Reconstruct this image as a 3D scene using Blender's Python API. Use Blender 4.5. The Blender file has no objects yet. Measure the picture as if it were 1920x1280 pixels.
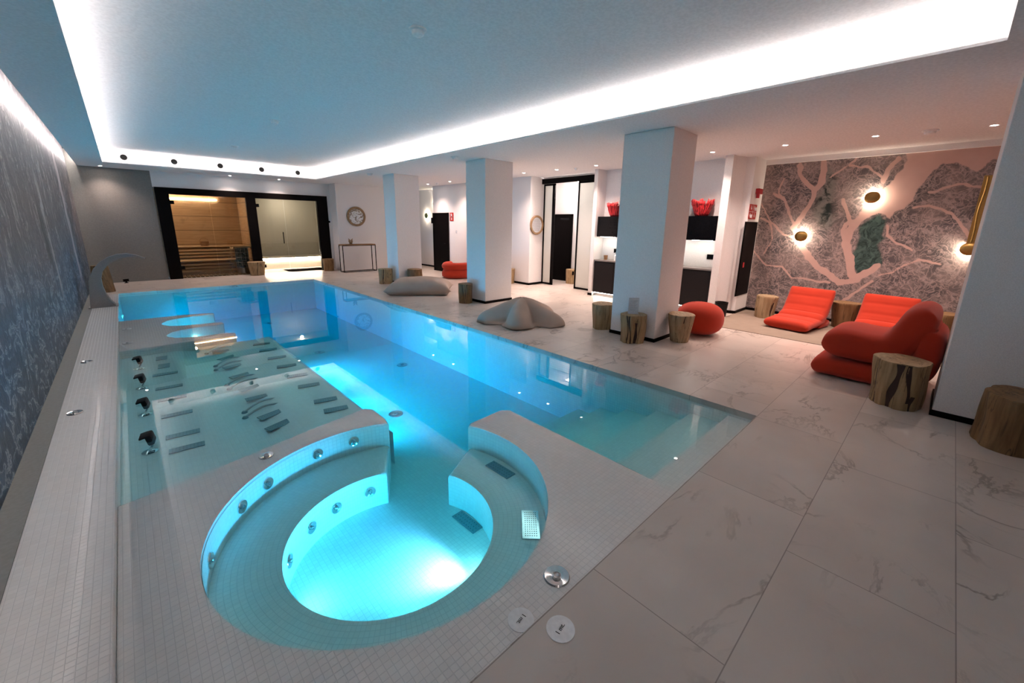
import bpy, bmesh, math, random
from math import sin, cos, pi, radians as R, atan2, hypot, floor as fl
from mathutils import Vector, Matrix, noise

random.seed(7)
S = bpy.context.scene
C = S.collection

# ------------------------------------------------------------------ camera, world, exposure
cd = bpy.data.cameras.new('camera'); cam = bpy.data.objects.new('camera', cd); C.objects.link(cam)
cam.location = (0, 0, 1.7); cam.rotation_euler = (R(76.57), R(-0.82), R(-43.16))
cd.sensor_width = 36; cd.lens = 36*760.8/1920; cd.shift_y = (603.5-640)/1920; cd.clip_start = .05
S.camera = cam
W = bpy.data.worlds.new('world'); S.world = W; W.use_nodes = True
W.node_tree.nodes['Background'].inputs[0].default_value = (.02, .025, .03, 1)
S.view_settings.view_transform = 'Standard'; S.view_settings.look = 'None'
S.view_settings.gamma = 1; S.view_settings.exposure = 2.0; S.view_settings.use_curve_mapping = False
S.cycles.max_bounces = 8; S.cycles.diffuse_bounces = 5; S.cycles.glossy_bounces = 4
S.cycles.transparent_max_bounces = 12; S.cycles.transmission_bounces = 4; S.cycles.volume_bounces = 0
S.cycles.caustics_reflective = False; S.cycles.caustics_refractive = False
S.cycles.sample_clamp_indirect = 4; S.cycles.use_denoising = True

# light strengths
COVE = 7.0; SLOT = 25.0; SPOT = 64.0; SCONCE = 6.5; POOLW = 50.0; JACW = 50.0; DOWN_E = 60.0
WARM = (1.0, .75, .66); NEUT = (1.0, .90, .86); CYAN = (.0, .61, 1.0); JACC = (.62, .60, 1.0)

# ------------------------------------------------------------------ helpers
def tag(o, label=None, cat=None, group=None, kind=None):
    if label: o['label'] = label
    if cat: o['category'] = cat
    if group: o['group'] = group
    if kind: o['kind'] = kind
    return o

def thing(name, label, cat, loc=(0, 0, 0), rz=0, group=None):
    o = bpy.data.objects.new(name, None); C.objects.link(o)
    o.location = loc; o.rotation_euler = (0, 0, rz); o.empty_display_size = .1
    return tag(o, label, cat, group)

def obj(name, bm, mat, parent=None, smooth=False, loc=None, rot=None):
    bmesh.ops.recalc_face_normals(bm, faces=bm.faces)
    me = bpy.data.meshes.new(name); bm.to_mesh(me); bm.free()
    if smooth:
        for p in me.polygons: p.use_smooth = True
        if smooth != 'all': me.set_sharp_from_angle(angle=R(40))
    o = bpy.data.objects.new(name, me); C.objects.link(o)
    me.materials.append(mat)
    if parent: o.parent = parent
    if loc: o.location = loc
    if rot: o.rotation_euler = rot
    return o

def struct(name, bm, mat, parent=None, smooth=False):
    o = obj(name, bm, mat, parent, smooth)
    if not parent: o['kind'] = 'structure'
    return o

def BM(): return bmesh.new()

def box(bm, x0, x1, y0, y1, z0, z1, bev=0):
    vs = [bm.verts.new((x, y, z)) for z in (z0, z1) for y in (y0, y1) for x in (x0, x1)]
    q = [(0, 2, 3, 1), (4, 5, 7, 6), (0, 1, 5, 4), (2, 6, 7, 3), (0, 4, 6, 2), (1, 3, 7, 5)]
    fs = [bm.faces.new([vs[i] for i in f]) for f in q]
    if bev:
        es = {e for f in fs for e in f.edges}
        bmesh.ops.bevel(bm, geom=list(es), offset=bev, segments=2, affect='EDGES', profile=.5)
    return fs

def quad(bm, *p):
    return bm.faces.new([bm.verts.new(v) for v in p])

def prism(bm, pts, z0, z1, bottom=True, ztop=None):
    t = [bm.verts.new((p[0], p[1], z1)) for p in pts]
    b = [bm.verts.new((p[0], p[1], z0)) for p in pts]
    top = bm.faces.new(t)
    if bottom: bm.faces.new(b[::-1])
    n = len(pts)
    for i in range(n):
        bm.faces.new([t[i], b[i], b[(i+1) % n], t[(i+1) % n]])
    return top

def tube(bm, pts, r, seg=8, cap=True, close=False):
    pts = [Vector(p) for p in pts]; n = len(pts); rings = []
    rr = r if hasattr(r, '__len__') else [r]*n
    up = None
    for i in range(n):
        a = pts[i-1] if i > 0 else (pts[-1] if close else pts[0]); b = pts[(i+1) % n] if (i < n-1 or close) else pts[-1]
        t = (b-a).normalized()
        if up is None: up = t.orthogonal().normalized()
        u = (up - t*up.dot(t)).normalized(); up = u; v = t.cross(u)
        rings.append([bm.verts.new(pts[i] + (u*cos(2*pi*k/seg)+v*sin(2*pi*k/seg))*rr[i]) for k in range(seg)])
    for i in range(n-1 if not close else n):
        A, B = rings[i], rings[(i+1) % n]
        for k in range(seg): bm.faces.new([A[k], A[(k+1) % seg], B[(k+1) % seg], B[k]])
    if cap and not close:
        bm.faces.new(rings[0][::-1]); bm.faces.new(rings[-1])

def lathe(bm, prof, seg=32, axis='z', c=(0, 0, 0)):
    """prof: list of (r, h); capped where r == 0"""
    c = Vector(c); rings = []
    def pt(r, h, k):
        a = 2*pi*k/seg; x, y = r*cos(a), r*sin(a)
        return c + Vector({'z': (x, y, h), 'y': (x, h, y), 'x': (h, x, y)}[axis])
    for r, h in prof:
        rings.append([bm.verts.new(pt(0, h, 0))] if r < 1e-6 else [bm.verts.new(pt(r, h, k)) for k in range(seg)])
    for A, B in zip(rings, rings[1:]):
        for k in range(seg):
            a0, a1 = A[k % len(A)], A[(k+1) % len(A)]; b0, b1 = B[k % len(B)], B[(k+1) % len(B)]
            f = [a0, a1, b1, b0]; g = []
            for v in f:
                if v not in g: g.append(v)
            if len(g) > 2: bm.faces.new(g)

def sp(x, p): return math.copysign(abs(x)**p, x)

def copy_tree(o, parent=None):
    c = o.copy(); C.objects.link(c); c.parent = parent
    for ch in list(o.children): copy_tree(ch, c)
    return c

def text_bm(txt, size, h=.001):
    cu = bpy.data.curves.new('t', 'FONT'); cu.body = txt; cu.size = size; cu.align_x = 'CENTER'; cu.align_y = 'CENTER'; cu.extrude = h; cu.resolution_u = 3
    o = bpy.data.objects.new('t', cu); C.objects.link(o)
    dg = bpy.context.evaluated_depsgraph_get(); me = bpy.data.meshes.new_from_object(o.evaluated_get(dg))
    bm = BM(); bm.from_mesh(me); bpy.data.objects.remove(o); bpy.data.curves.remove(cu); bpy.data.meshes.remove(me)
    return bm

# ------------------------------------------------------------------ material helper
class G:
    def __init__(s, name):
        s.m = bpy.data.materials.new(name); s.m.use_nodes = True; s.t = s.m.node_tree; s.t.nodes.clear()
        s.out = s.n('ShaderNodeOutputMaterial')
    def n(s, t, **k):
        x = s.t.nodes.new(t)
        for a, b in k.items():
            if a.startswith('i_'):
                key = a[2:]; key = int(key) if key.isdigit() else key
                x.inputs[key].default_value = b
            else: setattr(x, a, b)
        return x
    def l(s, a, b): s.t.links.new(a, b)
    def put(s, inp, v):
        if isinstance(v, (int, float, tuple, list)): inp.default_value = v
        else: s.l(v, inp)
    def math(s, op, *a, clamp=False):
        x = s.n('ShaderNodeMath', operation=op); x.use_clamp = clamp
        for i, v in enumerate(a): s.put(x.inputs[i], v)
        return x.outputs[0]
    def smooth(s, v, a, b, c=0., d=1.):
        x = s.n('ShaderNodeMapRange', interpolation_type='SMOOTHSTEP')
        s.put(x.inputs[0], v); x.inputs[1].default_value = a; x.inputs[2].default_value = b; x.inputs[3].default_value = c; x.inputs[4].default_value = d
        return x.outputs[0]
    def mix(s, f, a, b):
        x = s.n('ShaderNodeMix', data_type='RGBA'); s.put(x.inputs[0], f)
        s.put(x.inputs[6], a if not isinstance(a, tuple) else (*a[:3], 1)); s.put(x.inputs[7], b if not isinstance(b, tuple) else (*b[:3], 1))
        return x.outputs[2]
    def pos(s): 
        g = s.n('ShaderNodeNewGeometry'); return g.outputs['Position'], g.outputs['Normal']
    def objc(s): return s.n('ShaderNodeTexCoord').outputs['Object']
    def xyz(s, v):
        x = s.n('ShaderNodeSeparateXYZ'); s.l(v, x.inputs[0]); return x.outputs
    def comb(s, a, b, c):
        x = s.n('ShaderNodeCombineXYZ')
        for i, v in enumerate((a, b, c)): s.put(x.inputs[i], v)
        return x.outputs[0]
    def map(s, v, scale=(1, 1, 1), loc=(0, 0, 0)):
        x = s.n('ShaderNodeMapping'); s.l(v, x.inputs[0]); x.inputs['Scale'].default_value = scale; x.inputs['Location'].default_value = loc
        return x.outputs[0]
    def noise(s, v, scale=5., det=3., rough=.5, dist=0.):
        x = s.n('ShaderNodeTexNoise'); s.l(v, x.inputs['Vector']); x.inputs['Scale'].default_value = scale
        x.inputs['Detail'].default_value = det; x.inputs['Roughness'].default_value = rough; x.inputs['Distortion'].default_value = dist
        return x.outputs[0]
    def bump(s, h, strength=.3, dist=.01):
        x = s.n('ShaderNodeBump'); s.l(h, x.inputs['Height']); x.inputs['Strength'].default_value = strength; x.inputs['Distance'].default_value = dist
        return x.outputs[0]
    def bsdf(s, col, rough=.5, metal=0., normal=None, spec=.5, emis=None, estr=0., sheen=0.):
        p = s.n('ShaderNodeBsdfPrincipled')
        s.put(p.inputs['Base Color'], col if not isinstance(col, tuple) else (*col[:3], 1))
        s.put(p.inputs['Roughness'], rough); p.inputs['Metallic'].default_value = metal
        p.inputs['Specular IOR Level'].default_value = spec
        if sheen: p.inputs['Sheen Weight'].default_value = sheen
        if normal is not None: s.l(normal, p.inputs['Normal'])
        if emis: p.inputs['Emission Color'].default_value = (*emis, 1); p.inputs['Emission Strength'].default_value = estr
        s.l(p.outputs[0], s.out.inputs[0]); return s.m

def plain(name, col, rough=.5, metal=0., spec=.5, bump=0., bs=40.):
    g = G(name); nrm = None
    v = g.objc(); n = g.noise(v, bs, 3)
    c = g.mix(g.smooth(n, .3, .7), tuple(x*.94 for x in col), tuple(min(1, x*1.05) for x in col))
    if bump: nrm = g.bump(n, bump, .004)
    return g.bsdf(c, rough, metal, nrm, spec)

def emit(name, col, st):
    g = G(name); e = g.n('ShaderNodeEmission'); e.inputs[0].default_value = (*col, 1); e.inputs[1].default_value = st
    g.l(e.outputs[0], g.out.inputs[0]); return g.m

M = {}
M['plaster'] = plain('white_plaster', (.83, .80, .79), .85, spec=.2, bump=.05, bs=120)
M['ceil'] = plain('ceiling_plaster', (.84, .82, .82), .9, spec=.1)
M['grey_wall'] = plain('grey_wall_paint', (.22, .212, .195), .7, spec=.3)
M['black'] = plain('black_metal', (.004, .003, .003), .45, spec=.06)
M['black_gloss'] = plain('black_gloss', (.004, .004, .005), .12, spec=.15)
M['dark_door'] = plain('dark_door', (.003, .002, .002), .4, spec=.06)
M['cabinet'] = plain('anthracite_front', (.016, .014, .015), .5, spec=.12)
M['counter'] = plain('grey_stone_top', (.20, .18, .17), .35, bs=14)
M['steel'] = plain('brushed_steel', (.45, .45, .45), .28, 1., bs=90)
M['chrome'] = plain('chrome', (.78, .76, .74), .08, 1.)
M['fount'] = plain('satin_steel', (.27, .25, .24), .42, .7, bs=60)
M['brass'] = plain('aged_brass', (.36, .22, .07), .42, .85, bs=25)
M['plate'] = plain('massage_plate_steel', (.16, .24, .27), .4, .5, bs=60)
M['plast_w'] = plain('white_plastic', (.82, .82, .82), .4)
M['acryl'] = plain('grey_acrylic', (.62, .62, .65), .2)
M['ink'] = plain('black_ink', (.03, .03, .03), .6)
M['redsign'] = plain('sign_red', (.50, .03, .02), .4)
M['red_plastic'] = plain('alarm_red', (.42, .02, .03), .35)
M['green_plate'] = plain('sconce_green', (.20, .26, .12), .5, .3)
M['led'] = emit('led_cove', NEUT, COVE)
M['led_slot'] = emit('led_slot', NEUT, SLOT)
M['led_small'] = emit('led_line', (1, .90, .78), 14)
M['led_sauna'] = emit('led_sauna', (1, .86, .70), 26)
M['led_steam'] = emit('led_steam', (1, .88, .74), 60)
M['lampface'] = emit('lamp_face', (1, .86, .78), DOWN_E)
M['uwlamp'] = emit('underwater_lamp_face', (.7, 1, 1), 25)
M['dark_hole'] = plain('dark_duct', (.004, .004, .004), .9)
M['stone'] = plain('sauna_stone', (.10, .13, .13), .8, bump=.8, bs=30)

def m_fabric(name, col, weave=260.):
    g = G(name); v = g.objc(); n = g.noise(v, weave, 2); n2 = g.noise(v, 4., 3)
    c = g.mix(n2, tuple(x*.86 for x in col), tuple(min(1, x*1.12) for x in col))
    return g.bsdf(c, .92, 0, g.bump(n, .25, .002), .15, sheen=.15)
M['red'] = m_fabric('orange_red_fabric', (.46, .040, .018))
M['taupe'] = m_fabric('taupe_canvas', (.43, .335, .275))
M['blackfoam'] = m_fabric('black_foam', (.010, .010, .012))

def grout_line(g, v, s, w):
    pp = g.math('PINGPONG', g.math('DIVIDE', v, s), .5)
    return g.smooth(pp, w*.4, w, 1., 0.)

def m_mosaic(name, polar=None, s=.032):
    g = G(name); P, N = g.pos(); p = g.xyz(P); n = g.xyz(N)
    nz = g.math('ABSOLUTE', n[2]); hor = g.math('GREATER_THAN', nz, .6); ver = g.math('SUBTRACT', 1., hor)
    w = .075
    if polar:
        dx = g.math('SUBTRACT', p[0], polar[0]); dy = g.math('SUBTRACT', p[1], polar[1])
        r = g.math('SQRT', g.math('ADD', g.math('MULTIPLY', dx, dx), g.math('MULTIPLY', dy, dy)))
        th = g.math('MULTIPLY', g.math('ADD', g.math('ARCTAN2', dy, dx), 4.), 1.0)
        a = grout_line(g, th, s/polar[2]*1.0, w); b = g.math('MULTIPLY', grout_line(g, r, s, w), hor); c = g.math('MULTIPLY', grout_line(g, p[2], s, w), ver)
        ca = g.math('FLOOR', g.math('DIVIDE', th, s/polar[2])); cb = g.math('FLOOR', g.math('DIVIDE', r, s)); cc = g.math('FLOOR', g.math('DIVIDE', p[2], s))
    else:
        nx = g.math('LESS_THAN', g.math('ABSOLUTE', n[0]), .6); ny = g.math('LESS_THAN', g.math('ABSOLUTE', n[1]), .6)
        a = g.math('MULTIPLY', grout_line(g, p[0], s, w), nx); b = g.math('MULTIPLY', grout_line(g, p[1], s, w), ny); c = g.math('MULTIPLY', grout_line(g, p[2], s, w), ver)
        ca, cb, cc = [g.math('FLOOR', g.math('DIVIDE', q, s)) for q in p[:3]]
    m = g.math('MAXIMUM', g.math('MAXIMUM', a, b), c)
    wn = g.n('ShaderNodeTexWhiteNoise'); g.l(g.comb(ca, cb, cc), wn.inputs[0])
    tile = g.mix(wn.outputs[0], (.77, .735, .705), (.81, .775, .745))
    col = g.mix(g.math('MULTIPLY', m, .38), tile, (.40, .39, .385))
    return g.bsdf(col, g.math('ADD', g.math('MULTIPLY', m, .5), .22), 0, g.bump(g.math('SUBTRACT', 1., m), .35, .002), .4)
JC = (1.06, 2.25)
M['mosaic'] = m_mosaic('white_glass_mosaic')
M['mosaic_p'] = m_mosaic('white_glass_mosaic_round', (JC[0], JC[1], 1.0))

def m_marble():
    g = G('marble_slabs'); P, N = g.pos(); p = g.xyz(P)
    yy = g.math('DIVIDE', g.math('SUBTRACT', p[1], .32), .635); row = g.math('FLOOR', yy)
    xx = g.math('DIVIDE', g.math('SUBTRACT', p[0], g.math('ADD', 1.5, g.math('MULTIPLY', row, .39))), 1.27); colm = g.math('FLOOR', xx)
    jy = g.smooth(g.math('MULTIPLY', g.math('PINGPONG', yy, .5), .635), .0012, .0035, 1., 0.)
    jx = g.smooth(g.math('MULTIPLY', g.math('PINGPONG', xx, .5), 1.27), .0012, .0035, 1., 0.)
    j = g.math('MAXIMUM', jx, jy)
    off = g.comb(g.math('MULTIPLY', row, 3.7), g.math('MULTIPLY', colm, 5.3), g.math('MULTIPLY', g.math('ADD', row, colm), 1.9))
    ad = g.n('ShaderNodeVectorMath', operation='ADD'); g.l(P, ad.inputs[0]); g.l(off, ad.inputs[1]); v = ad.outputs[0]
    def vein(sc, wd, dist, scale3):
        n = g.noise(g.map(v, scale3), sc, 6, .62, dist)
        return g.smooth(g.math('ABSOLUTE', g.math('SUBTRACT', n, .5)), 0., wd, 1., 0.)
    v1 = g.math('MULTIPLY', vein(.9, .024, .7, (1.0, 1.7, 1)), g.smooth(g.noise(v, 1.7, 2), .42, .66))
    v2 = g.math('MULTIPLY', vein(2.1, .022, .9, (1.3, .8, 1)), g.smooth(g.noise(v, 1.1, 2), .48, .74))
    cloud = g.smooth(g.noise(v, 1.2, 4), .3, .75)
    base = g.mix(cloud, (.54, .465, .41), (.64, .565, .505))
    c = g.mix(g.math('MULTIPLY', v1, .95), base, (.30, .25, .21)); c = g.mix(g.math('MULTIPLY', v2, .45), c, (.33, .29, .26))
    c = g.mix(g.math('MULTIPLY', j, .75), c, (.20, .16, .14))
    return g.bsdf(c, .30, 0, g.bump(g.math('SUBTRACT', 1., j), .15, .001), .45)
M['marble'] = m_marble()

def m_carpet():
    g = G('sand_carpet'); P, N = g.pos(); n = g.noise(P, 180, 2); n2 = g.noise(P, 6, 3)
    return g.bsdf(g.mix(n2, (.27, .21, .165), (.33, .265, .21)), .95, 0, g.bump(n, .5, .004), .1)
M['carpet'] = m_carpet()

def m_water():
    g = G('pool_water'); t = g.n('ShaderNodeBsdfTransparent'); gl = g.n('ShaderNodeBsdfGlossy'); gl.inputs['Roughness'].default_value = 0.0
    P, N = g.pos(); b = g.bump(g.noise(P, 2.2, 2), .02, .01); g.l(b, gl.inputs['Normal'])
    ge = g.n('ShaderNodeNewGeometry'); dt = g.n('ShaderNodeVectorMath', operation='DOT_PRODUCT'); g.l(ge.outputs['Incoming'], dt.inputs[0]); g.l(ge.outputs['Normal'], dt.inputs[1])
    cs = g.math('ABSOLUTE', dt.outputs['Value']); fr = g.math('ADD', .02, g.math('MULTIPLY', .98, g.math('POWER', g.math('SUBTRACT', 1., cs, clamp=True), 5.)))
    mx = g.n('ShaderNodeMixShader'); g.l(fr, mx.inputs[0]); g.l(t.outputs[0], mx.inputs[1]); g.l(gl.outputs[0], mx.inputs[2])
    g.l(mx.outputs[0], g.out.inputs[0])
    va = g.n('ShaderNodeVolumeAbsorption'); va.inputs['Color'].default_value = (.0, .92, .985, 1); va.inputs['Density'].default_value = 1.35
    g.l(va.outputs[0], g.out.inputs[1]); return g.m
M['water'] = m_water()

def m_glass(name, tint=(.93, .93, .92), rough=0., milk=0.):
    g = G(name); t = g.n('ShaderNodeBsdfTransparent'); t.inputs[0].default_value = (*tint, 1)
    gl = g.n('ShaderNodeBsdfGlossy'); gl.inputs['Roughness'].default_value = rough
    fr = g.n('ShaderNodeFresnel'); fr.inputs[0].default_value = 1.35
    mx = g.n('ShaderNodeMixShader'); g.l(fr.outputs[0], mx.inputs[0]); g.l(t.outputs[0], mx.inputs[1]); g.l(gl.outputs[0], mx.inputs[2])
    last = mx.outputs[0]
    if milk:
        d = g.n('ShaderNodeBsdfDiffuse'); d.inputs[0].default_value = (.72, .72, .68, 1)
        tl = g.n('ShaderNodeBsdfTranslucent'); tl.inputs[0].default_value = (.72, .72, .68, 1)
        a = g.n('ShaderNodeAddShader'); m1 = g.n('ShaderNodeMixShader'); m1.inputs[0].default_value = .4
        g.l(d.outputs[0], m1.inputs[1]); g.l(tl.outputs[0], m1.inputs[2])
        m2 = g.n('ShaderNodeMixShader'); m2.inputs[0].default_value = milk; g.l(last, m2.inputs[1]); g.l(m1.outputs[0], m2.inputs[2]); last = m2.outputs[0]
    g.l(last, g.out.inputs[0]); return g.m
M['glass'] = m_glass('clear_glass', (.84, .82, .78)); M['frost'] = m_glass('frosted_glass', (.8, .8, .78), .2, .88)

def m_wood(name, a, b, planks=0., streak=(14, 14, 1.6), dark=(.05, .03, .015), rings=False, rough=.6):
    g = G(name); v = g.objc(); p = g.xyz(v)
    n = g.noise(g.map(v, streak), 1.6, 5, .6, .4); n2 = g.noise(v, 3.1, 3)
    c = g.mix(g.smooth(n, .25, .75), a, b)
    c = g.mix(g.math('MULTIPLY', g.smooth(n2, .58, .76), .55), c, tuple(x*.55 for x in a))
    if rings:
        r = g.math('SQRT', g.math('ADD', g.math('MULTIPLY', p[0], p[0]), g.math('MULTIPLY', p[1], p[1])))
        rr = g.math('PINGPONG', g.math('ADD', g.math('MULTIPLY', r, 42.), g.math('MULTIPLY', n2, 5.)), 1.)
        N = g.pos()[1]; top = g.math('GREATER_THAN', g.xyz(N)[2], .8)
        ringc = g.mix(g.math('MULTIPLY', rr, .5), tuple(min(1, x*1.05) for x in b), a)
        c = g.mix(top, c, ringc)
        crack = g.math('MULTIPLY', g.smooth(g.math('ABSOLUTE', g.math('SUBTRACT', g.noise(g.map(v, (6, 6, .7)), 1.3, 4, .6, .8), .5)), 0, .022, 1., 0.), .75)
        c = g.mix(crack, c, dark)
    if planks:
        j = g.smooth(g.math('MULTIPLY', g.math('PINGPONG', g.math('DIVIDE', p[2], planks), .5), planks), .004, .012, 1., 0.)
        c = g.mix(g.math('MULTIPLY', j, .8), c, dark)
    return g.bsdf(c, rough, 0, g.bump(n, .25, .006), .3)
M['stump'] = m_wood('stump_wood', (.25, .16, .075), (.43, .295, .16), rings=True)
M['stump_dark'] = m_wood('stump_wood_brown', (.14, .075, .03), (.27, .155, .07), rings=True)
M['stump_pale'] = m_wood('stump_wood_pale', (.28, .19, .10), (.44, .32, .19), rings=True)
M['cleft_dark'] = plain('dark_cleft_wood', (.035, .014, .008), .7, bump=.5)
M['sauna'] = m_wood('sauna_panel', (.40, .26, .14), (.52, .36, .21), planks=.46, streak=(1.2, 1.2, 14))
M['slat'] = m_wood('sauna_slat', (.50, .35, .20), (.62, .46, .29), streak=(1.2, 12, 12))
M['console_wood'] = m_wood('console_wood', (.22, .11, .05), (.36, .20, .10), streak=(1.5, 12, 12))
M['frame_wood'] = m_wood('round_frame_wood', (.24, .14, .07), (.38, .25, .14), streak=(9, 9, 9))
M['duck'] = m_wood('duckboard', (.12, .08, .05), (.22, .16, .10), streak=(1.5, 12, 12))

def m_mural():
    g = G('river_delta_mural'); P, N = g.pos(); p = g.xyz(P)
    at = g.n('ShaderNodeAttribute', attribute_name='design'); ch = g.n('ShaderNodeSeparateColor'); g.l(at.outputs['Color'], ch.inputs[0])
    wob = g.n('ShaderNodeTexNoise'); g.l(P, wob.inputs['Vector']); wob.inputs['Scale'].default_value = 3.5; wob.inputs['Detail'].default_value = 3
    vm = g.n('ShaderNodeVectorMath', operation='MULTIPLY_ADD'); g.l(wob.outputs[1], vm.inputs[0]); vm.inputs[1].default_value = (.5, .5, .5); g.l(P, vm.inputs[2]); v = vm.outputs[0]
    def contour(sc, k, w, mp=(1, 1, 1)):
        n = g.noise(g.map(v, mp), sc, 4, .6, .6)
        return g.smooth(g.math('PINGPONG', g.math('MULTIPLY', n, k), 1.), w, w+.35, 1., 0.), n
    c1, n1 = contour(5., 11., .04); c2, n2 = contour(11., 6., .02)
    vor = g.n('ShaderNodeTexVoronoi', feature='DISTANCE_TO_EDGE'); g.l(v, vor.inputs['Vector']); vor.inputs['Scale'].default_value = 4.2
    vor2 = g.n('ShaderNodeTexVoronoi', feature='DISTANCE_TO_EDGE'); g.l(v, vor2.inputs['Vector']); vor2.inputs['Scale'].default_value = 11.
    edge = g.smooth(vor.outputs[0], .012, .05, 1., 0.); edge2 = g.smooth(vor2.outputs[0], .02, .10, 1., 0.)
    tone = g.smooth(g.noise(P, 2.3, 3), .35, .7)
    lich = g.mix(tone, (.10, .088, .092), (.26, .205, .195))
    c = g.mix(g.math('MULTIPLY', c1, .62), lich, (.46, .36, .34)); c = g.mix(g.math('MULTIPLY', c2, .45), c, (.10, .085, .09))
    c = g.mix(g.math('MULTIPLY', edge2, .35), c, (.47, .36, .34)); c = g.mix(g.math('MULTIPLY', edge, .45), c, (.52, .38, .35))
    green = g.mix(g.smooth(n2, .35, .65), (.016, .038, .036), (.075, .13, .115))
    dark = g.mix(g.smooth(n1, .4, .6), (.022, .035, .032), (.24, .23, .21))
    c = g.mix(ch.outputs[2], c, dark); c = g.mix(ch.outputs[1], c, green)
    pink = g.mix(g.noise(P, 7, 4), (.53, .345, .30), (.62, .41, .36))
    rv = g.smooth(g.math('ADD', ch.outputs[0], g.math('MULTIPLY', g.math('SUBTRACT', g.noise(P, 14, 4), .5), .55)), .40, .60)
    c = g.mix(rv, c, pink)
    return g.bsdf(c, .6, 0, None, .3)
M['mural'] = m_mural()

def m_art():
    g = G('engraved_stone_art'); P, N = g.pos(); p = g.xyz(P)
    wob = g.n('ShaderNodeTexNoise'); g.l(P, wob.inputs['Vector']); wob.inputs['Scale'].default_value = 2.6; wob.inputs['Detail'].default_value = 4
    vm = g.n('ShaderNodeVectorMath', operation='MULTIPLY_ADD'); g.l(wob.outputs[1], vm.inputs[0]); vm.inputs[1].default_value = (.3, .5, .3); g.l(P, vm.inputs[2]); v = vm.outputs[0]
    low = g.smooth(p[2], .5, 1.7, 1., 0.)
    s1 = g.noise(g.map(v, (1, 1.5, .35)), 3.0, 6, .68, .5); s2 = g.noise(g.map(v, (1, .6, 1)), 6., 5, .6, 1.4)
    a = g.smooth(g.math('PINGPONG', g.math('MULTIPLY', s1, 10.), 1.), .0, .30, 1., 0.)
    b = g.smooth(g.math('PINGPONG', g.math('MULTIPLY', s2, 7.), 1.), .0, .25, 1., 0.)
    up = g.mix(g.smooth(s1, .3, .7), (.07, .07, .08), (.16, .155, .165)); up = g.mix(g.math('MULTIPLY', a, .7), up, (.48, .44, .44))
    dn = g.mix(g.smooth(s2, .35, .65), (.035, .065, .10), (.085, .14, .20)); dn = g.mix(g.math('MULTIPLY', b, .75), dn, (.44, .49, .54))  # pool glow put into the lower blue; the swirls are engraved
    c = g.mix(low, up, dn)
    # one dark lens-shaped inlay and a pale trickle beside it, running down the wall
    def streak(y0, slope, w, z0, z1):
        yy = g.math('ADD', p[1], g.math('MULTIPLY', p[2], slope)); yy = g.math('ADD', yy, g.math('MULTIPLY', g.math('SUBTRACT', wob.outputs[0], .5), .6))
        zz = g.math('MULTIPLY', g.smooth(p[2], z0, z0+.5), g.smooth(p[2], z1-.6, z1, 1., 0.))
        return g.math('MULTIPLY', g.smooth(g.math('ABSOLUTE', g.math('SUBTRACT', yy, y0)), w*.6, w, 1., 0.), zz)
    c = g.mix(g.math('MULTIPLY', streak(8.55, 0., .16, .75, 2.2), .85), c, (.035, .05, .055))
    c = g.mix(g.math('MULTIPLY', streak(8.95, 0., .10, .35, 2.6), .7), c, (.42, .40, .41))
    c = g.mix(g.math('MULTIPLY', streak(12.6, .0, .25, .2, 3.3), .75), c, (.50, .44, .45))
    h = g.math('ADD', s1, g.math('MULTIPLY', s2, .6))
    return g.bsdf(c, .5, 0, g.bump(h, .6, .03), .4)
M['art'] = m_art()

def m_panelart(name, cols):
    g = G(name); v = g.objc(); n = g.noise(v, 9, 4, .6, .8)
    return g.bsdf(g.mix(g.smooth(n, .44, .52), *cols), .6)
M['map'] = m_panelart('cut_paper_relief', ((.78, .78, .75), (.30, .25, .20)))
M['paper'] = plain('printed_sheet', (.62, .63, .65), .6)
M['text_grey'] = plain('grey_print', (.33, .34, .37), .7)

# ================================================================== SETTING
XL, XR, YN, YF, WZ, PZ, FZ = -.28, 4.07, .96, 13.2, -.04, -.047, -.90
YB = 15.59
bm = BM()
for a in ((-.66, 4.07, -3.6, YN), (4.07, 9.6, -3.6, 16.6), (-.66, 4.07, YF, YB), (.85, 5.5, YB, 17.6)): box(bm, a[0], a[1], a[2], a[3], -.06, 0)
struct('floor', bm, M['marble'])
bm = BM(); box(bm, 9.6, 10.6, 6.2, 9.4, -.06, 0); struct('floor', bm, M['marble'])
bm = BM(); box(bm, -.655, -.279, YN-4.5, YF, -.3, .004, .012); struct('trim_pool_ledge', bm, M['mosaic'], smooth=True)
bm = BM(); box(bm, -.80, -.655, -3.6, YB, -.1, -.004); struct('trim_wall_gutter', bm, plain('gutter_stone', (.22, .215, .20), .6))
bm = BM(); box(bm, XL-.1, XR+.1, YN-.1, YF+.1, FZ-.1, FZ); struct('pool_floor', bm, M['mosaic'])
for nm_, a in (('left', (XL-.1, XL, YN, YF, FZ, -.01)), ('right', (XR, XR+.1, YN, YF+.1, FZ, -.06)), ('back', (XL, XR, YF, YF+.1, FZ, -.06)), ('front', (XL, XR, YN-.1, YN, FZ, -.06))):
    bm = BM(); box(bm, *a); struct('wall_pool_'+nm_, bm, M['mosaic'])


def bevel_top(bm, z, off, seg=3):
    es = [e for e in bm.edges if all(abs(v.co.z-z) < 1e-4 for v in e.verts)]
    bmesh.ops.bevel(bm, geom=es, offset=off, segments=seg, affect='EDGES', profile=.5)
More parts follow.
